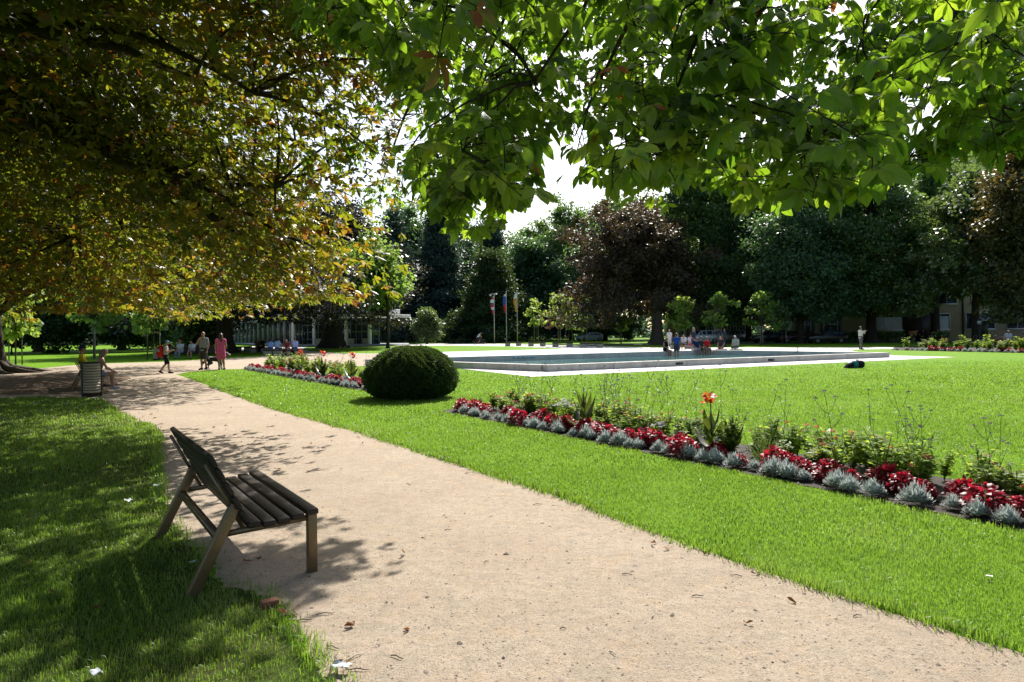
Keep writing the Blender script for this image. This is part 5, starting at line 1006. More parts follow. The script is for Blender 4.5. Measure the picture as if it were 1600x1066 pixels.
# ------------------------------------------------------------------ horse chestnuts on the left
def chestnut(label, base, R, H, seed, r_trunk, nclump, per, size, face, skirt=2.3, z_in=5.2, group=None, crown_c=(0, 0), lift=0.0, laz=0.0, spread=1.75, under=True):
    rng = rng_(seed); t = thing('horse_chestnut', label, 'tree', (base[0], base[1], 0), 0, group); ph = rng.uniform(0, 6.28, 4)
    n = nclump; k = int(n * .75); fa = math.atan2(face[1], face[0])
    az = np.concatenate([fa + rng.uniform(-spread, spread, k), rng.uniform(0, 6.283, n - k)]); u = np.sqrt(rng.uniform(.06, 1, n)); r = u * R * (1 + .07 * np.sin(3 * az + ph[0]) + .05 * np.sin(7 * az + ph[1]))
    sk = skirt + lift * np.maximum(0, np.cos(az - laz)) ** 1.5; zb = np.maximum(z_in, sk) - (np.maximum(z_in, sk) - sk) * u ** 2 + .5 * np.sin(5 * az + ph[2]) * u; zt = skirt + 1.5 + (H - skirt - 1.5) * np.sqrt(np.maximum(0, 1 - u ** 2 * .97))
    w = rng.random(n); z = np.where(w < .58, zb + np.abs(rng.normal(0, .7, n)), np.where(w < .68, zt - np.abs(rng.normal(0, 1.0, n)), zb + (zt - zb) * rng.random(n)))
    cp = np.stack([np.cos(az) * r + crown_c[0], np.sin(az) * r + crown_c[1], z], -1)
    tb = MB(); th = 5.5; tv, tf = trunk_mesh(rng, th, r_trunk, 1.7, n=16); tb.add(tv, tf)
    # main limbs arch up, out and down again
    samples = []
    limbs = []
    for j in range(30):
        aj = fa + rng.uniform(-1.7, 1.7) if j < 22 else rng.uniform(0, 6.28); rl = R * rng.uniform(.75, .97); z0 = rng.uniform(2.6, 5.4); zend = rng.uniform(skirt + .4 + lift * max(0, math.cos(aj - laz)), H * .62); rise = rng.uniform(1.2, 3.0)
        s = np.array((math.cos(aj) * r_trunk * .6, math.sin(aj) * r_trunk * .6, z0)); e = np.array((math.cos(aj) * rl + crown_c[0], math.sin(aj) * rl + crown_c[1], zend))
        m_ = s * .5 + e * .5; m_[2] = max(z0, zend) + rise; m_[:2] += rng.normal(0, .9, 2)
        q = bez(s, m_, e, 14) + np.cumsum(rng.normal(0, .05, (14, 3)), 0); rr = np.linspace(rng.uniform(.11, .20), .02, 14)
        tb.tube(q, rr, 7); samples.append(q[4:]); limbs.append(q)
    for aj in np.linspace(fa - 1.3, fa + 1.1, 14) if under else ():     # limbs that show against the underside of the crown
        aj = aj + rng.normal(0, .12); uu = np.linspace(.05, rng.uniform(.75, .95), 16); aa = aj + .35 * np.sin(uu * 3 + rng.uniform(0, 6)) * uu; sk_ = skirt + lift * np.maximum(0, np.cos(aa - laz)) ** 1.5; zz = np.maximum(z_in, sk_) - (np.maximum(z_in, sk_) - sk_) * uu ** 2 + .5 * np.sin(5 * aa + ph[2]) * uu + .10
        zz = zz * (1 - np.exp(-uu * 9)) + (rng.uniform(3.2, 4.6)) * np.exp(-uu * 9); q = np.stack([np.cos(aa) * uu * R, np.sin(aa) * uu * R, zz], -1) + np.cumsum(rng.normal(0, .035, (16, 3)), 0)
        tb.tube(q, np.linspace(rng.uniform(.12, .19), .022, 16), 7); samples.append(q[4:])
    S = np.concatenate(samples)
    # branches from the nearest limb to every clump, with drooping twigs
    for c in cp[rng.permutation(n)[:int(n * .8)]]:
        d2 = ((S - c) ** 2).sum(1); i = np.argmin(d2 + rng.uniform(0, 1.5, len(S))); s = S[i]; L = math.sqrt(d2[i])
        if L > 6: continue
        m_ = (s + c) / 2 + np.array((0, 0, .12 * L)) + rng.normal(0, .1 * L, 3); tb.tube(bez(s, m_, c, 6), np.linspace(.016 + .008 * L, .008, 6), 4, cap=False)
    tb.build('trunk', M_barkd, t, smooth=True)
    idx = np.repeat(np.arange(n), rng.poisson(per, n)); N = len(idx); g = np.clip(rng.normal(size=(N, 3)), -2, 2)
    P = cp[idx] + g * np.array((.62, .62, .34)) * rng.uniform(.8, 1.3, n)[idx][:, None]; P[:, 2] = np.maximum(P[:, 2], skirt - .35)
    out = unit(np.column_stack([P[:, 0] - crown_c[0], P[:, 1] - crown_c[1], np.zeros(N)])); Nn = unit(np.array((0, 0, 1.0)) + out * .25 + rng.normal(0, .35, (N, 3)))
    Dd = unit(out * .7 + rng.normal(0, .6, (N, 3)) + np.array((0, 0, -.25)))
    tone = rng.random(n)[idx] * .42 + rng.random(N) * .46; rim = np.clip((np.hypot(P[:, 0] - crown_c[0], P[:, 1] - crown_c[1]) / R - .62) * .6, 0, .13); low = np.clip((4.2 - P[:, 2]) * .09, 0, .10)
    rd = np.clip(tone * .9 + rim + low * rng.random(N), 0, 1); rd = np.where(rng.random(N) < .08, rng.uniform(.78, 1, N), rd)
    V, F, Rr, UV = palmate(P, Dd, Nn, size * rng.uniform(.7, 1.2, N), [(0, .12), (.62, 1), (1, .06)], .21, .30, .0, rd, mid=False, jit=.14, rng=rng)
    nmesh('crown', V, F, L_chest, t, rnd=Rr)
    return t
CH = 'horse chestnuts left of the path'
chestnut('horse chestnut with rusting leaves hanging low over the lawn behind the empty bench', (-8.7, 8.4), 6.6, 12.5, 301, .5, 760, 54, .148, (.95, .25), group=CH, lift=3.2, laz=-1.1, skirt=2.6, spread=1.9)
chestnut('horse chestnut with the thick root flared trunk at the left edge', (-23.6, 30.9), 9.5, 14, 302, .50, 330, 40, .24, (.7, -.7), skirt=3.0, group=CH)
chestnut('horse chestnut with olive leaves spreading above the seated couple', (-17.6, 21.0), 9.4, 14, 303, .5, 600, 50, .175, (.9, -.3), group=CH, skirt=2.5, lift=1.2, laz=-1.2)
t = bpy.data.objects['horse_chestnut.001']
rr = MB(); rng = rng_(9)
for a in np.linspace(-2.9, 1.0, 8):
    L = rng.uniform(1.4, 2.6); rr.tube([(math.cos(a) * .35, math.sin(a) * .35, .55), (math.cos(a) * .8, math.sin(a) * .8, .20), (math.cos(a) * L * .7, math.sin(a) * L * .7, .06), (math.cos(a + .15) * L, math.sin(a + .15) * L, -.05)], [.22, .17, .11, .04], 8)
rr.build('surface_root', M_bark, t, smooth=True)

# ------------------------------------------------------------------ buckeye whose branches hang in above the camera
rng = rng_(55)
BK = np.array((3.2, -3.4, 0.0))
bk = thing('buckeye_tree', 'green buckeye whose long leafy branches hang over the view', 'tree', tuple(BK))
RX, RY = [-.42, -.17, -.14, -.075, -.01, .03, .06, .095, .13, .17, .225, .28, .33, .385, .45, .50, .56, .61, .70, .80], [.50, .40, .20, .150, .165, .225, .255, .215, .235, .180, .165, .225, .200, .180, .195, .230, .205, .255, .235, .25]     # how low the fringe hangs, by direction
def in_crown(n, rng):
    out = []
    while sum(len(o) for o in out) < n:
        m = 60000; y = np.sqrt(rng.uniform(2.6 ** 2, 10.0 ** 2, m)); x = rng.uniform(-.42, .95, m) * y; az = x / y
        # the hanging fringe dips and rises from branch to branch
        ridge = np.interp(az, RX, RY) + .012 * np.sin(az * 61 + 2 * y)
        z = CAM_H + y * (ridge + rng.random(m) ** 1.6 * .48 - .022)
        ok = (z < 6.6) & (y - 1.07 * z < np.where(az < -.05, 3.2, 2.5)) & (z > 1.95)
        out.append(np.stack([x, y, z], -1)[ok])
    return np.concatenate(out)[:n]
cen = in_crown(262, rng); ex = np.stack([rng.uniform(-.14, .0, 17), rng.uniform(3.8, 5.5, 17), rng.uniform(.145, .26, 17)], -1); ex = np.stack([ex[:, 0] * ex[:, 1], ex[:, 1], CAM_H + ex[:, 1] * ex[:, 2]], -1); e2 = np.stack([rng.uniform(.12, .80, 60), rng.uniform(5.0, 8.6, 60), rng.uniform(.30, .47, 60)], -1); e2 = np.stack([e2[:, 0] * e2[:, 1], e2[:, 1], CAM_H + e2[:, 1] * e2[:, 2]], -1); cen = np.concatenate([cen, ex, e2]); tips = np.repeat(cen, 6, 0) + rng.normal(0, 1, (len(cen) * 6, 3)) * np.array((.30, .30, .17)) * (cen[:, 1] / 6).repeat(6)[:, None] ** .5; kk = tips[:, 0] / tips[:, 1]; kz = (tips[:, 2] - CAM_H) / tips[:, 1]
tips = tips[(tips[:, 1] > 2.2) & (tips[:, 1] - 1.07 * tips[:, 2] < np.where(kk < -.05, 3.0, 2.2)) & (kk > np.where(kz > .32, -.33, -.15)) & (kz > np.interp(kk, RX, RY) - .015) & ~((kk > .025) & (kk < .10) & (kz < .29))]
nd = 110; dy = rng.uniform(8.4, 11.6, nd); deep = np.stack([rng.uniform(-2.8, .1, nd) - .12 * (dy - 10), dy, 3.3 + (dy - 8.6) * .55 + rng.uniform(-.2, 2.2, nd)], -1); tips2 = np.concatenate([deep, np.stack([rng.uniform(-3.2, -1.8, 14), rng.uniform(12.8, 13.4, 14), rng.uniform(3.7, 4.4, 14)], -1), np.stack([np.array((gx + .27 * z, gy + 1.07 * z, z)) for gx, gy, z in zip(np.concatenate([rng.uniform(-2.0, -1.2, 66), rng.uniform(-3.6, -1.3, 44)]), np.concatenate([rng.uniform(4.1, 5.2, 66), rng.uniform(3.0, 4.2, 44)]), np.concatenate([rng.uniform(3.4, 6.2, 66), rng.uniform(4.8, 7.2, 44)]))])])  # sprays added up-sun so their shade falls around the bench
tips = np.concatenate([tips, tips2])
tb = MB(); tv, tf = trunk_mesh(rng, 5.2, .34, 1.6); tb.add(tv, tf); S = []
for e in ((-3.2, 9.5, 5.6), (-1.6, 8.2, 4.7), (-.9, 10.6, 5.6), (-1.6, 12.6, 6.6), (-.6, 12.2, 5.6), (-2.2, 10.6, 4.9), (-.3, 9.4, 5.6), (6.4, 8.2, 5.7), (-2.4, 13.1, 4.1), (-.4, 6.6, 3.6), (.6, 5.6, 3.3), (1.6, 5.2, 3.0), (2.6, 5.4, 3.2), (3.4, 6.2, 3.9), (4.6, 5.6, 3.6), (1.8, 8.0, 5.5), (3.2, 8.6, 6.0), (4.9, 8.6, 6.0), (.9, 7.2, 4.8), (-.9, 7.4, 4.4), (2.9, 3.6, 2.8), (.4, 3.6, 2.9), (.2, 8.0, 5.5), (1.4, 6.6, 4.2), (2.6, 7.4, 4.9), (4.2, 7.2, 4.8), (5.6, 6.4, 4.1), (0, 4.6, 3.5), (2.0, 4.0, 3.1), (3.6, 4.6, 3.3), (-1.2, 5.6, 4.0), (1.0, 3.0, 2.8), (2.4, 2.8, 2.7)):
    e = np.array(e); s = np.array((BK[0] * 1, BK[1], rng.uniform(3.4, 5.1))); m_ = (s + e) / 2 + np.array((rng.normal(0, .5), rng.normal(0, .4), 1.6)); q = bez(s, m_, e, 16); q = q + np.cumsum(rng.normal(0, .045, q.shape), 0)
    tb.tube(q - BK, np.linspace(.075, .006, 16), 7); S.append(q[5:])
S = np.concatenate(S); load = np.zeros(len(S)); LP = []; LD = []; LN = []; LS = []; LR = []
NC = len(tips) // 6; hub = tips[rng.permutation(len(tips))[:NC]] + np.array((0, 0, .12)); near = np.argmin(((tips[:, None] - hub[None]) ** 2).sum(-1), 1)
for h in hub:                            # one twig from a limb to every spray, then short shoots inside it
    d2 = ((S - h) ** 2).sum(1); i = np.argmin(d2 + .15 * load); load[i] += 1; s = S[i]; L = math.sqrt(d2[i]); m_ = (s + h) / 2 + np.array((0, 0, .25 * L)) + rng.normal(0, .14 * L, 3)
    q = bez(s, m_, h, 10) + np.cumsum(rng.normal(0, .012, (10, 3)), 0); tb.tube(q - BK, np.linspace(.005 + .003 * L, .004, 10), 5, cap=False)
for c, hi in zip(tips, near):
    s = hub[hi]; L = max(.05, np.linalg.norm(c - s)); m_ = (s + c) / 2 + np.array((0, 0, .25 * L)) + rng.normal(0, .15 * L, 3)
    tb.tube(bez(s, m_, c, 7) - BK, np.linspace(.0036, .0024, 7), 4, cap=False)
    k = rng.integers(4, 8); tone = rng.random() * .5
    for j in range(k):
        tt = 1 - (rng.random() ** 1.6) * min(.75, .9 / max(L, .3)); p = bez(s, m_, c, 40)[int(tt * 39)]; a = rng.uniform(0, 6.28); pd = np.array((math.cos(a), math.sin(a), rng.uniform(-.1, .55))); pl = rng.uniform(.07, .16); p2 = p + pd * pl
        tb.tube([p - BK, p + pd * pl * .55 + np.array((0, 0, .012)) - BK, p2 - BK], [.0022, .0016, .0016], 4, cap=False)
        LP.append(p2); LD.append(pd * np.array((1, 1, .3)) + np.array((0, 0, -.75))); LN.append(np.array((0, 0, .8)) + pd * .6 + rng.normal(0, .32, 3)); LS.append(rng.uniform(.07, .13)); LR.append(min(1, tone + rng.random() * .5 * (1 if rng.random() < .95 else 1.2)))
tb.build('trunk', M_barkd, bk, smooth=True)
V, F, Rr, UV = palmate(np.array(LP) - BK, np.array(LD), np.array(LN), np.array(LS), [(0, .04), (.14, .22), (.34, .72), (.56, 1.0), (.76, .84), (.90, .42), (1, .02)], .255, .42, .16, np.array(LR), jit=.10, rng=rng)
nmesh('crown', V, F, L_buck, bk, rnd=Rr, luv=UV, smooth=True)

# ------------------------------------------------------------------ clipped yew dome
def yew():
    rng = rng_(601); t = thing('clipped_yew', 'large clipped dark green yew dome on the lawn between the flower beds', 'shrub', (*YEW, 0))
    a = rng.uniform(0, 6.283, 52000); f = rng.random(52000)
    prof = np.array([(.05, .74), (.11, .92), (.23, 1.07), (.42, 1.14), (.60, 1.13), (.80, 1.05), (.97, .90), (1.12, .67), (1.22, .38), (1.26, .02)]); s = np.concatenate(([0], np.cumsum(np.linalg.norm(np.diff(prof, axis=0), axis=1)))); w = np.interp(np.linspace(0, 1, 400), s / s[-1], prof[:, 1]); cdf = np.cumsum(w); cdf /= cdf[-1]; ff = np.interp(f, cdf, np.linspace(0, 1, 400))
    z = np.interp(ff, s / s[-1], prof[:, 0]); r = np.interp(ff, s / s[-1], prof[:, 1]); lum = 1 + .022 * np.sin(3 * a + 1) + .018 * np.sin(7 * a + 5 * z) + .022 * np.sin(17 * a - 11 * z) + .02 * np.sin(29 * a + 23 * z); dep = 1 - np.abs(rng.normal(0, .035, 52000)) + (rng.random(52000) < .015) * rng.uniform(.02, .07, 52000)
    P = np.stack([np.cos(a) * r * lum * dep, np.sin(a) * r * lum * dep, z * (.5 + .5 * lum)], -1); n = unit(np.stack([np.cos(a) * .8, np.sin(a) * .8, (z - .55) * 1.3], -1)); D_ = unit(n * .75 + rng.normal(0, .55, n.shape) + (0, 0, .25)); N_ = unit(n + rng.normal(0, .6, n.shape))
    V, F, R = diamonds(P, D_, N_, rng.uniform(.03, .062, len(P)), rng.uniform(.006, .011, len(P)), rng.random(len(P))); nmesh('foliage', V, F, L_yew, t, rnd=R)
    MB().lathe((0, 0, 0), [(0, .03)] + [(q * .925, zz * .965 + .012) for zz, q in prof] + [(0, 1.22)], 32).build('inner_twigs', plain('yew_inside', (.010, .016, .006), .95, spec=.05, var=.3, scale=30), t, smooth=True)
    m = MB()
    for q in np.linspace(0, 6.28, 9): m.tube([(math.cos(q) * .12, math.sin(q) * .12, -.05), (math.cos(q) * .3, math.sin(q) * .3, .3), (math.cos(q) * .6, math.sin(q) * .6, .5)], [.05, .04, .02], 6)
    m.build('stem', M_barkd, t)
yew()

# ------------------------------------------------------------------ bedding plants
L_silver = leafmat('leaf_silver', [(0, (.32, .35, .33)), (.5, (.48, .52, .49)), (1, (.66, .70, .67))], (.45, .50, .46), .3, .8, .15)
L_red = leafmat('leaf_crimson', [(0, (.09, .006, .010)), (.4, (.24, .010, .022)), (.85, (.38, .014, .035)), (1, (.30, .05, .02))], (.62, .02, .05), .35, .5, .35)
L_bedg = leafmat('leaf_bedding', [(0, (.10, .17, .025)), (.5, (.15, .25, .032)), (.9, (.22, .31, .05)), (1, (.30, .32, .10))], (.50, .66, .07), .5, .65, .08)
L_bedy = leafmat('leaf_lime_bedding', [(0, (.10, .16, .02)), (.6, (.17, .25, .03)), (1, (.26, .30, .06))], (.42, .50, .06), .42, .55, .2)
L_herb = leafmat('leaf_herb', [(0, (.05, .09, .03)), (1, (.10, .16, .05))], (.22, .32, .06), .35, .5, .3)
L_canna = leafmat('leaf_canna', [(0, (.020, .028, .012)), (.6, (.035, .05, .016)), (1, (.06, .035, .02))], (.14, .20, .02), .3, .35, .5)
P_white = leafmat('petal_white', [(0, (.62, .60, .62)), (1, (.72, .72, .72))], (.7, .7, .7), .3, .7, .1); P_red = leafmat('petal_scarlet', [(0, (.55, .03, .012)), (1, (.62, .07, .02))], (.8, .10, .03), .35, .5, .3); P_pink = leafmat('petal_mauve', [(0, (.04, .025, .06)), (.5, (.12, .08, .17)), (1, (.45, .38, .5))], (.3, .2, .4), .25, .7, .1); P_orange = leafmat('petal_coral', [(0, (.55, .12, .06)), (1, (.6, .25, .15))], (.7, .2, .1), .35, .6, .2)
def puff(rng, n, R, H, z0, leaf_l, leaf_w, prof, droop=.3, up=.4, shell=.6, mid=False):
    d = rand_dirs(rng, n); d[:, 2] = np.abs(d[:, 2]); r = rng.uniform(shell, 1, n); P = d * r[:, None] * np.array((R, R, H)) + np.array((0, 0, z0))
    D_ = unit(d * np.array((1, 1, .6)) + rng.normal(0, .45, (n, 3)) + (0, 0, up)); N_ = unit(d * .5 + np.array((0, 0, .9)) + rng.normal(0, .4, (n, 3)))
    return strips(P, D_, N_, leaf_l * rng.uniform(.65, 1.25, n), leaf_w * rng.uniform(.7, 1.2, n), prof, droop=droop, fold=.25, rnd=rng.random(n), mid=mid)
OV = [(0, .1), (.35, .9), (.65, .95), (1, .05)]; LAN = [(0, .15), (.4, 1), (1, .03)]
def proto(kind, seed):
    rng = rng_(seed)
    if kind == 'silver':
        o = thing('silver_plant', None, None); n = 170; a = rng.uniform(0, 6.283, n); e = rng.uniform(.25, 1.35, n); D_ = np.stack([np.cos(a) * np.cos(e), np.sin(a) * np.cos(e), np.sin(e)], -1); P = D_ * .02 + np.array((0, 0, .02)); S = np.stack([-np.sin(a), np.cos(a), 0 * a], -1)
        parts = [strips(P, D_, np.cross(D_, S) * -1, .135 * rng.uniform(.5, 1.25, n), .008, [(0, .3), (.3, .7), (.5, 1.6), (.6, .7), (.75, 1.7), (.85, .7), (1, .5)], droop=rng.uniform(.1, .8, n), fold=.3, rnd=rng.random(n), mid=False)]
        for k in range(5):                                           # side lobes
            f = rng.uniform(.35, .95, n)[:, None]; sg = np.where(rng.random(n) < .5, 1, -1)[:, None]; parts.append(strips(P + D_ * .15 * f - np.array((0, 0, .045)) * f * f, D_ * .6 + S * sg, np.cross(D_, S) * -1, .045, .005, [(0, .8), (.6, 1.2), (1, .3)], droop=.2, fold=.2, rnd=rng.random(n), mid=False))
        V, F, R, _ = join(parts); nmesh('foliage', V, F, L_silver, o, rnd=R); return o
    if kind == 'red':
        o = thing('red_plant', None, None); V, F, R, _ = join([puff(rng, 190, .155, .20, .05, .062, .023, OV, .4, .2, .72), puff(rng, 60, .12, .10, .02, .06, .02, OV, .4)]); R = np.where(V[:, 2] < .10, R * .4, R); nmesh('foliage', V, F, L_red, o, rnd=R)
        m = MB(); [m.tube([(0, 0, -.01), (math.cos(q) * .04, math.sin(q) * .04, .1), (math.cos(q) * .1, math.sin(q) * .1, .18)], .004, 4) for q in np.linspace(0, 6, 7)]; m.build('stem', L_red, o); return o
    if kind in ('leafy', 'lime', 'flower'):
        o = thing('leafy_plant', None, None); m = MB(); parts = []; hs = rng.uniform(.26, .50) if kind != 'lime' else rng.uniform(.2, .34); tips_ = []
        for q in range(11):
            a = rng.uniform(0, 6.28); L = hs * rng.uniform(.65, 1.15); ln = rng.uniform(.1, .42); st = np.array([(0, 0, -.01), (math.cos(a) * ln * L * .4, math.sin(a) * ln * L * .4, L * .55), (math.cos(a) * ln * L, math.sin(a) * ln * L, L)]); m.tube(st, .0035, 4); tips_.append(st[2]); k = 17
            f = rng.uniform(.25, 1, k)[:, None]; P = st[0] * (1 - f) + st[2] * f; aa = rng.uniform(0, 6.28, k); D_ = np.stack([np.cos(aa), np.sin(aa), rng.uniform(.1, .8, k)], -1); parts.append(strips(P, D_, np.array((0, 0, 1.0)) + rng.normal(0, .3, (k, 3)), rng.uniform(.05, .10, k), rng.uniform(.012, .02, k), OV if kind != 'lime' else LAN, droop=.35, fold=.25, rnd=rng.random(k), mid=False))
        m.build('stem', L_herb, o); V, F, R, _ = join(parts); nmesh('foliage', V, F, L_bedy if kind == 'lime' else L_bedg, o, rnd=R)
        if kind == 'flower':
            P = []; 
            for tp in tips_[:5]: P.append(puff(rng, 12, .022, .014, 0, .022, .011, OV, .3, .5)); P[-1] = (P[-1][0] + tp, *P[-1][1:])
            V, F, R, _ = join(P); nmesh('blossom', V, F, P_orange, o, rnd=R)
        return o
    if kind == 'white':
        o = thing('white_flower_plant', None, None); V, F, R, _ = puff(rng, 300, .24, .36, .02, .085, .013, LAN, .3, .5, .45); nmesh('foliage', V, F, L_bedg, o, rnd=R); P = []
        for k in range(15):
            a = rng.uniform(0, 6.28); q = np.array((math.cos(a) * rng.uniform(0, .2), math.sin(a) * rng.uniform(0, .2), .40 + rng.uniform(-.03, .07))); s = puff(rng, 26, .03, .02, 0, .028, .010, OV, .2, .5); P.append((s[0] + q, *s[1:]))
        V, F, R, _ = join(P); nmesh('blossom', V, F, P_white, o, rnd=R); return o
    if kind == 'feather':
        o = thing('feathery_plant', None, None); V, F, R, _ = puff(rng, 520, .17, .34, .0, .10, .0035, [(0, 1), (1, .3)], .15, 1.0, .15); nmesh('foliage', V, F, L_herb, o, rnd=R); return o
    if kind == 'verbena':
        o = thing('verbena', None, None); m = MB(); fl = []; L = rng.uniform(.85, 1.3); a = rng.uniform(0, 6.28); ln = rng.uniform(.02, .38); bend = rng.normal(0, .12, 2)
        def at(f): return np.array((math.cos(a) * ln * L * f + bend[0] * f * f, math.sin(a) * ln * L * f + bend[1] * f * f, L * f * (1 - .04 * f)))
        m.tube([at(f) for f in np.linspace(-.02, 1, 9)], np.linspace(.0042, .0024, 9), 5); ends = [at(1.0)]; lv = []
        for f in (.38, .55, .72):
            for s in (-1, 1):
                if rng.random() < .55:
                    p = at(f); q = p + np.array((s * rng.uniform(.05, .15), rng.normal(0, .08), L * rng.uniform(.14, .26))); m.tube(bez(p, (p + q) / 2 + np.array((s * .03, 0, -.03)), q, 5), np.linspace(.0034, .0024, 5), 4); ends.append(q)
                P = at(f)[None] + rng.normal(0, .003, (2, 3)); aa = rng.uniform(0, 6.28, 2); lv.append(strips(P, np.stack([np.cos(aa), np.sin(aa), [.4, .1]], -1), np.array([[0, 0, 1.0]] * 2), rng.uniform(.06, .12, 2), .006, LAN, droop=.5, rnd=rng.random(2), mid=False))
        P = at(0)[None] + rng.normal(0, .03, (26, 3)) * (1, 1, 0); lv.append(strips(P, unit(rng.normal(size=(26, 3)) + (0, 0, .8)), rng.normal(size=(26, 3)), rng.uniform(.07, .14, 26), .009, LAN, droop=.4, rnd=rng.random(26), mid=False))
        m.build('stem', L_herb, o); V, F, R, _ = join(lv); nmesh('foliage', V, F, L_herb, o, rnd=R)
        for e_ in ends: s = puff(rng, 34, .022, .015, 0, .013, .006, OV, .2, .6, .5); fl.append((s[0] + e_, *s[1:]))
        V, F, R, _ = join(fl); R = R * (.35 if rng.random() < .6 else 1); nmesh('blossom', V, F, P_pink, o, rnd=R); return o
    if kind == 'canna':
        o = thing('canna', None, None); n = 9; a = np.arange(n) * 2.4 + rng.uniform(0, 6); e = np.linspace(.2, 1.05, n); D_ = np.stack([np.cos(a) * np.cos(e), np.sin(a) * np.cos(e), np.sin(e)], -1); P = np.stack([0 * a, 0 * a, np.linspace(.04, .3, n)], -1); S = np.stack([-np.sin(a), np.cos(a), 0 * a], -1)
        V, F, R, _ = strips(P, D_, np.cross(S, D_), rng.uniform(.28, .40, n), rng.uniform(.042, .056, n), [(0, .12), (.2, .6), (.42, 1), (.65, .8), (.85, .38), (1, .02)], droop=.22, fold=.35, rnd=rng.random(n)); nmesh('foliage', V, F, L_canna, o, rnd=R, smooth=True)
        MB().tube([(0, 0, -.02), (.01, 0, .35), (.0, .01, .66)], [.011, .009, .006], 7).build('stem', L_canna, o)
        if seed % 2 == 0:
            s = puff(rng, 20, .055, .06, 0, .075, .024, OV, .45, .35, .3, mid=True); s2 = puff(rng, 12, .04, .05, 0, .065, .02, OV, .4, .3, .3, mid=True); V, F, R, _ = join([(s[0] + (.035, 0, .66), *s[1:]), (s2[0] + (.085, .01, .60), *s2[1:])]); nmesh('blossom', V, F, P_red, o, rnd=R)
        else:
            V, F, R, _ = strips(np.array([[0, 0, .3]] * 5), unit(np.random.default_rng(3).normal(0, .12, (5, 3)) + (0, 0, 1)), rand_dirs(rng, 5), .38, .025, LAN, droop=.05, fold=.3, rnd=rng.random(5)); nmesh('flower_bud', V, F, L_canna, o, rnd=R)
        return o
PRO = {k: [proto(k, s + i) for i in range(n)] for k, s, n in (('silver', 700, 4), ('red', 720, 5), ('leafy', 740, 5), ('lime', 760, 3), ('flower', 780, 4), ('white', 800, 1), ('feather', 810, 1), ('verbena', 830, 9))}
PRO['canna'] = [proto('canna', 852), proto('canna', 853)]
USED = set()
def plant(kind, p, sc, label, cat, group, rng, i=None):
    L = PRO[kind]; q = L[int(rng.integers(len(L))) if i is None else i]; rz = rng.uniform(0, 6.28)
    if q.name not in USED:
        USED.add(q.name); q.location = (p[0], p[1], .008); q.rotation_euler = (0, 0, rz); q.scale = (sc,) * 3; tag(q, label, cat, group); return q
    r = dup(q, (p[0], p[1], .008), rz, label, group, sc); r['category'] = cat; return r
rng = rng_(900)
def bed(name, o, d, n, L, w, step, sc=1.0, verb=40, dens=15, gs=1.0):
    k = int(L / step)
    for i in range(k):
        if rng.random() < .05: continue
        p = o + d * (i + .5) * step + n * (.15 + rng.normal(0, .04)) + d * rng.normal(0, .06)
        plant('silver', p, sc * rng.uniform(.6, .98), 'silver white lobed plant edging the front of the ' + name, 'plant', 'silver edging plants of the ' + name, rng)
    for i in range(int(L / (step * .92))):
        if rng.random() < .86:
            p = o + d * (i + .5 + rng.normal(0, .2)) * step * .92 + n * (.40 + rng.normal(0, .10)); plant('red', p, sc * rng.uniform(.55, 1.1), 'crimson leaved plant behind the silver edging of the ' + name, 'plant', 'crimson plants of the ' + name, rng)
    for i in range(int(L * (w - .6) * dens)):
        p = o + d * rng.uniform(.1, L - .1) + n * rng.uniform(.62, w - .1); kd_ = rng.choice(['leafy', 'leafy', 'lime', 'flower']); lab = {'leafy': 'green leafy plant in the back of the ', 'lime': 'lime green low plant in the back of the ', 'flower': 'plant with small coral flowers in the back of the '}[kd_]
        plant(kd_, p, gs * sc * rng.uniform(.75, 1.25), lab + name, 'plant', {'leafy': 'green plants of the ', 'lime': 'lime green plants of the ', 'flower': 'coral flowered plants of the '}[kd_] + name, rng)
    for i in range(verb):
        p = o + d * rng.uniform(.3, L) + n * rng.uniform(.75, w - .05); plant('verbena', p, sc * rng.uniform(.65, .98), 'tall thin verbena with small purple flower heads in the ' + name, 'plant', 'verbenas of the ' + name, rng)
bed('near long bed', BED0, BED_DIR, BED_N, BED_LEN, 1.5, .255, 1.0, 54, 17, .92)
bed('far left bed', BED2_0, BED2_DIR, BED2_N, BED2_LEN, 2.1, .30, 1.0, 16, 2.8, 1.6)
b3o = np.array(G(1392, 547.4)); b3e = np.array(G(1640, 552.8)); b3d = unit(b3e - b3o); b3n = np.array((-b3d[1], b3d[0])); b3n = b3n if b3n[1] > 0 else -b3n
bed('bed before the apartment block', b3o, b3d, b3n, np.linalg.norm(b3e - b3o), 2.2, .42, 1.25, 26, 1.6, 1.7)
def bed_at(px, py, dn): x, y = G(px, py); return np.array((x, y)) + BED_N * dn
plant('canna', bed_at(1046, 722, .75), 1.08, 'dark leaved canna with a single scarlet flower in the near long bed', 'canna', 'cannas', rng, 0)
plant('canna', bed_at(1068, 727, .85), .8, 'smaller dark canna close beside the scarlet flowering one', 'canna', 'cannas', rng, 1)
plant('canna', bed_at(856, 682, .7), 1.05, 'dark bronze canna without flowers in the near long bed', 'canna', 'cannas', rng, 1)
plant('white', bed_at(824, 675, .75), .95, 'white flowered plant left of the dark bronze canna', 'plant', None, rng)
plant('white', bed_at(952, 702, .9), .6, 'small white flowered plant between the two dark cannas', 'plant', None, rng)
plant('feather', bed_at(1116, 739, .9), .95, 'soft feathery green plant right of the scarlet canna', 'plant', None, rng)
for px, py, lab in ((438, 590, 'leftmost scarlet canna of the far left bed'), (467, 595, 'scarlet canna in the middle of the far left bed'), (510, 602, 'rightmost scarlet canna of the far left bed, nearest the yew dome')):
    x, y = G(px, py); p = np.array((x, y)) + BED2_N * .8; plant('canna', p, 1.35, lab, 'canna', 'cannas', rng, 0)
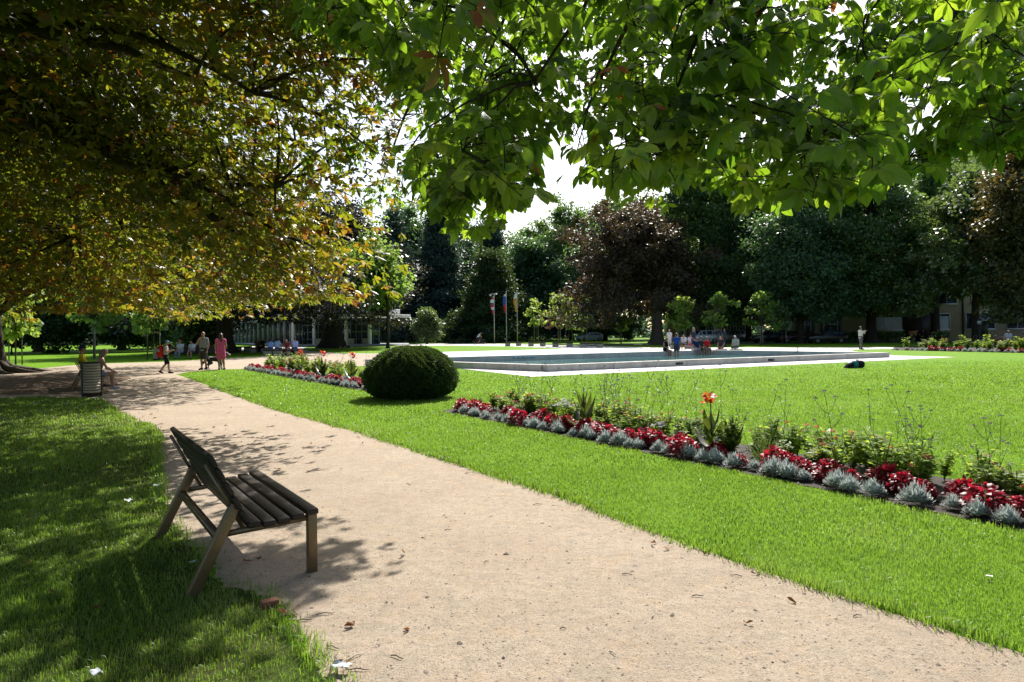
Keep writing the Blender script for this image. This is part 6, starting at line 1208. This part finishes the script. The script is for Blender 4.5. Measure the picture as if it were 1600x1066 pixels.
x, y = G(425, 582); plant('feather', np.array((x, y)) + BED2_N * 1.2, 2.2, 'tall airy grass clump at the back of the far left bed', 'plant', None, rng)

# ------------------------------------------------------------------ litter, twigs, leaves, pebbles
rng = rng_(950); PATHPOLY = np.array(gp)
M_dry = leafmat('dry_leaf', [(0, (.08, .035, .015)), (.5, (.17, .075, .03)), (1, (.28, .15, .06))], (.3, .12, .04), .25, .6, .2)
def dry_leaf(seed):
    rng = rng_(seed); n = rng.integers(2, 5); a = np.linspace(-.8, .8, n); D_ = np.stack([np.cos(a), np.sin(a), np.full(n, .18)], -1); V, F, R, _ = strips(np.zeros((n, 3)), D_, np.array([[0, 0, 1.0]] * n) + rng.normal(0, .4, (n, 3)), rng.uniform(.05, .085, n), rng.uniform(.011, .017, n), [(0, .2), (.25, .6), (.6, 1), (.85, .6), (1, .05)], droop=rng.uniform(-.35, .2), fold=rng.uniform(.5, 1.2), rnd=np.full(n, rng.random())); V[:, 2] += .012 - min(0, V[:, 2].min()); return V, F, R
PL = []
for i in range(5): V, F, R = dry_leaf(960 + i); PL.append(nmesh('fallen_leaf', V, F, M_dry, rnd=R))
spots = [G(*p) for p in ((446, 968), (462, 975), (455, 962), (528, 1035), (540, 1044), (553, 982), (838 - 590, 792), (432, 735), (705, 722), (726, 740), (640, 987), (1166, 978), (640, 760), (380, 880), (1046, 860), (1100, 868), (1018, 852), (1180, 900), (560, 686), (1245, 945), (240, 655), (230, 640), (252, 668), (206, 632), (195, 640), (180, 606), (212, 596))]
xy = []
while len(xy) < 130:
    y = math.sqrt(rng.uniform(2.8 ** 2, 15 ** 2)); x = rng.uniform(-.85, -.1) * y; xy.append((x, y))
spots += [p for p in xy if inside(np.array(LAWN_L), np.array([p]))[0] or rng.random() < .3]
for i, p in enumerate(spots):
    on_path = inside(PATHPOLY, np.array([p]))[0]; lab = 'small dry brown leaf lying on the gravel path' if on_path else 'small dry brown leaf lying in the shaded grass'; gr = 'dry leaves on the gravel path' if on_path else 'dry leaves in the shaded grass'
    src = PL[i % 5]; q = src if i < 5 else src.copy()
    if i >= 5: COL.objects.link(q)
    q.location = (p[0], p[1], .005 if on_path else .02); q.rotation_euler = (rng.normal(0, .3), rng.normal(0, .3), rng.uniform(0, 6.28)); s = rng.uniform(.4, .85); q.scale = (s, s, s); tag(q, lab, 'leaf', gr)
tw = []
M_twig = plain('twig', (.10, .075, .055), .85, var=.2); M_twigp = plain('pale_twig', (.45, .40, .33), .8)
for i, (px, py, L, a, pale) in enumerate(((1090, 934, .10, .1, 0), (558, 1028, .12, .9, 1), (1020, 966, .07, 1.2, 1), (508, 962, .14, .25, 0), (958, 1024, .06, -1.0, 1), (620, 1030, .1, -.5, 0), (880, 985, .05, .2, 0), (1340, 965, .08, .3, 0), (760, 880, .06, .8, 0), (980, 900, .09, -.2, 0), (560, 1050, .13, .05, 0), (700, 830, .08, .4, 0), (1150, 902, .1, 2.8, 0), (475, 972, .12, .2, 0), (520, 1015, .1, -.4, 0), (840, 790, .12, .15, 0))):
    x, y = G(px, py); L *= .75; c, s = math.cos(a), math.sin(a); o = MB().tube([(-c * L / 2, -s * L / 2, .006), (-c * L * .1, -s * L * .1 + .006, .011), (c * L * .25, s * L * .25 - .004, .009), (c * L / 2, s * L / 2, .006)], [.0028, .003, .0025, .0015], 6).build('twig', M_twigp if pale else M_twig); o.location = (x, y, .004); tag(o, 'thin pale twig lying on the gravel path' if pale else 'thin dark twig lying on the gravel path', 'twig', 'pale twigs on the path' if pale else 'dark twigs on the path')
n = 20000; y = 1 / rng.uniform(1 / 14, 1 / 2.6, n); x = rng.uniform(-.8, .85, n) * y; P = np.stack([x, y], -1); P = P[inside(PATHPOLY, P)]; n = len(P); s = rng.lognormal(-5.5, .5, n); th = rng.uniform(0, 6.28, n)
bv = np.array([(1, 0, .15), (.3, .9, .2), (-.8, .5, .1), (-.6, -.8, .2), (.5, -.8, .1), (.1, .1, .75)]); bf = np.array([(0, 1, 5), (1, 2, 5), (2, 3, 5), (3, 4, 5), (4, 0, 5)])
c, sn = np.cos(th), np.sin(th); q = bv[None] * s[:, None, None] * rng.uniform(.6, 1.3, (n, 1, 3)); V = np.stack([q[..., 0] * c[:, None] - q[..., 1] * sn[:, None] + P[:, :1], q[..., 0] * sn[:, None] + q[..., 1] * c[:, None] + P[:, 1:], q[..., 2] + .003], -1).reshape(-1, 3); F = (np.arange(n)[:, None, None] * 6 + bf[None]).reshape(-1, 3)
M_peb = plain('pebble', (.40, .32, .25), .85, var=.2, rndmix=(.10, .075, .055)); tag(nmesh('gravel_stones', V, F, M_peb, rnd=np.repeat(rng.random(n), 6)), 'loose small stones scattered over the gravel path', 'gravel', kind='stuff')
def paper(label, px, py, s, col, seed, name='paper_scrap', cat='litter'):
    rng = rng_(seed); k = 7; g = np.linspace(-1, 1, k); X, Y = np.meshgrid(g, g); Z = .35 * np.abs(noise2(X, Y, 2.6, seed)) + .2 * rng.random(X.shape); V = np.stack([X.ravel() * s + rng.normal(0, s * .06, k * k), Y.ravel() * s * .55, Z.ravel() * s], -1); i = (np.arange(k - 1)[:, None] * k + np.arange(k - 1)[None]).ravel(); o = nmesh(name, V, np.stack([i, i + 1, i + k + 1, i + k], -1), plain('scrap', col, .6, var=.1, scale=30)); x, y = G(px, py); o.location = (x, y, .03); o.rotation_euler = (0, 0, rng.uniform(0, 6)); tag(o, label, cat)
paper('crumpled white paper scrap lying in the grass left of the bench', 200, 788, .05, (.6, .62, .62), 1); paper('narrow pale wrapper near the rear bench leg at the grass edge', 244, 764, .04, (.5, .55, .6), 2); paper('shiny white plastic scrap at the lower grass edge', 533, 1052, .045, (.6, .62, .63), 3); paper('small white speck of paper in the grass by the bench foot', 300, 885, .02, (.6, .6, .6), 4); paper('white scrap at the bottom edge of the shaded grass', 150, 1062, .035, (.55, .57, .6), 5); paper('white paper dot on the sunny lawn at the right', 1546, 908, .018, (.7, .7, .7), 6)
x, y = G(421, 952); o = MB().box((0, 0, .03), (.10, .05, .055), .6, .15).build('brick_piece', plain('brick_fragment', (.26, .10, .06), .9, var=.25, scale=30, bump=.5, bscale=90), bevel=.008); o.location = (x, y, .0); tag(o, 'broken red brick piece at the corner of the grass', 'brick')
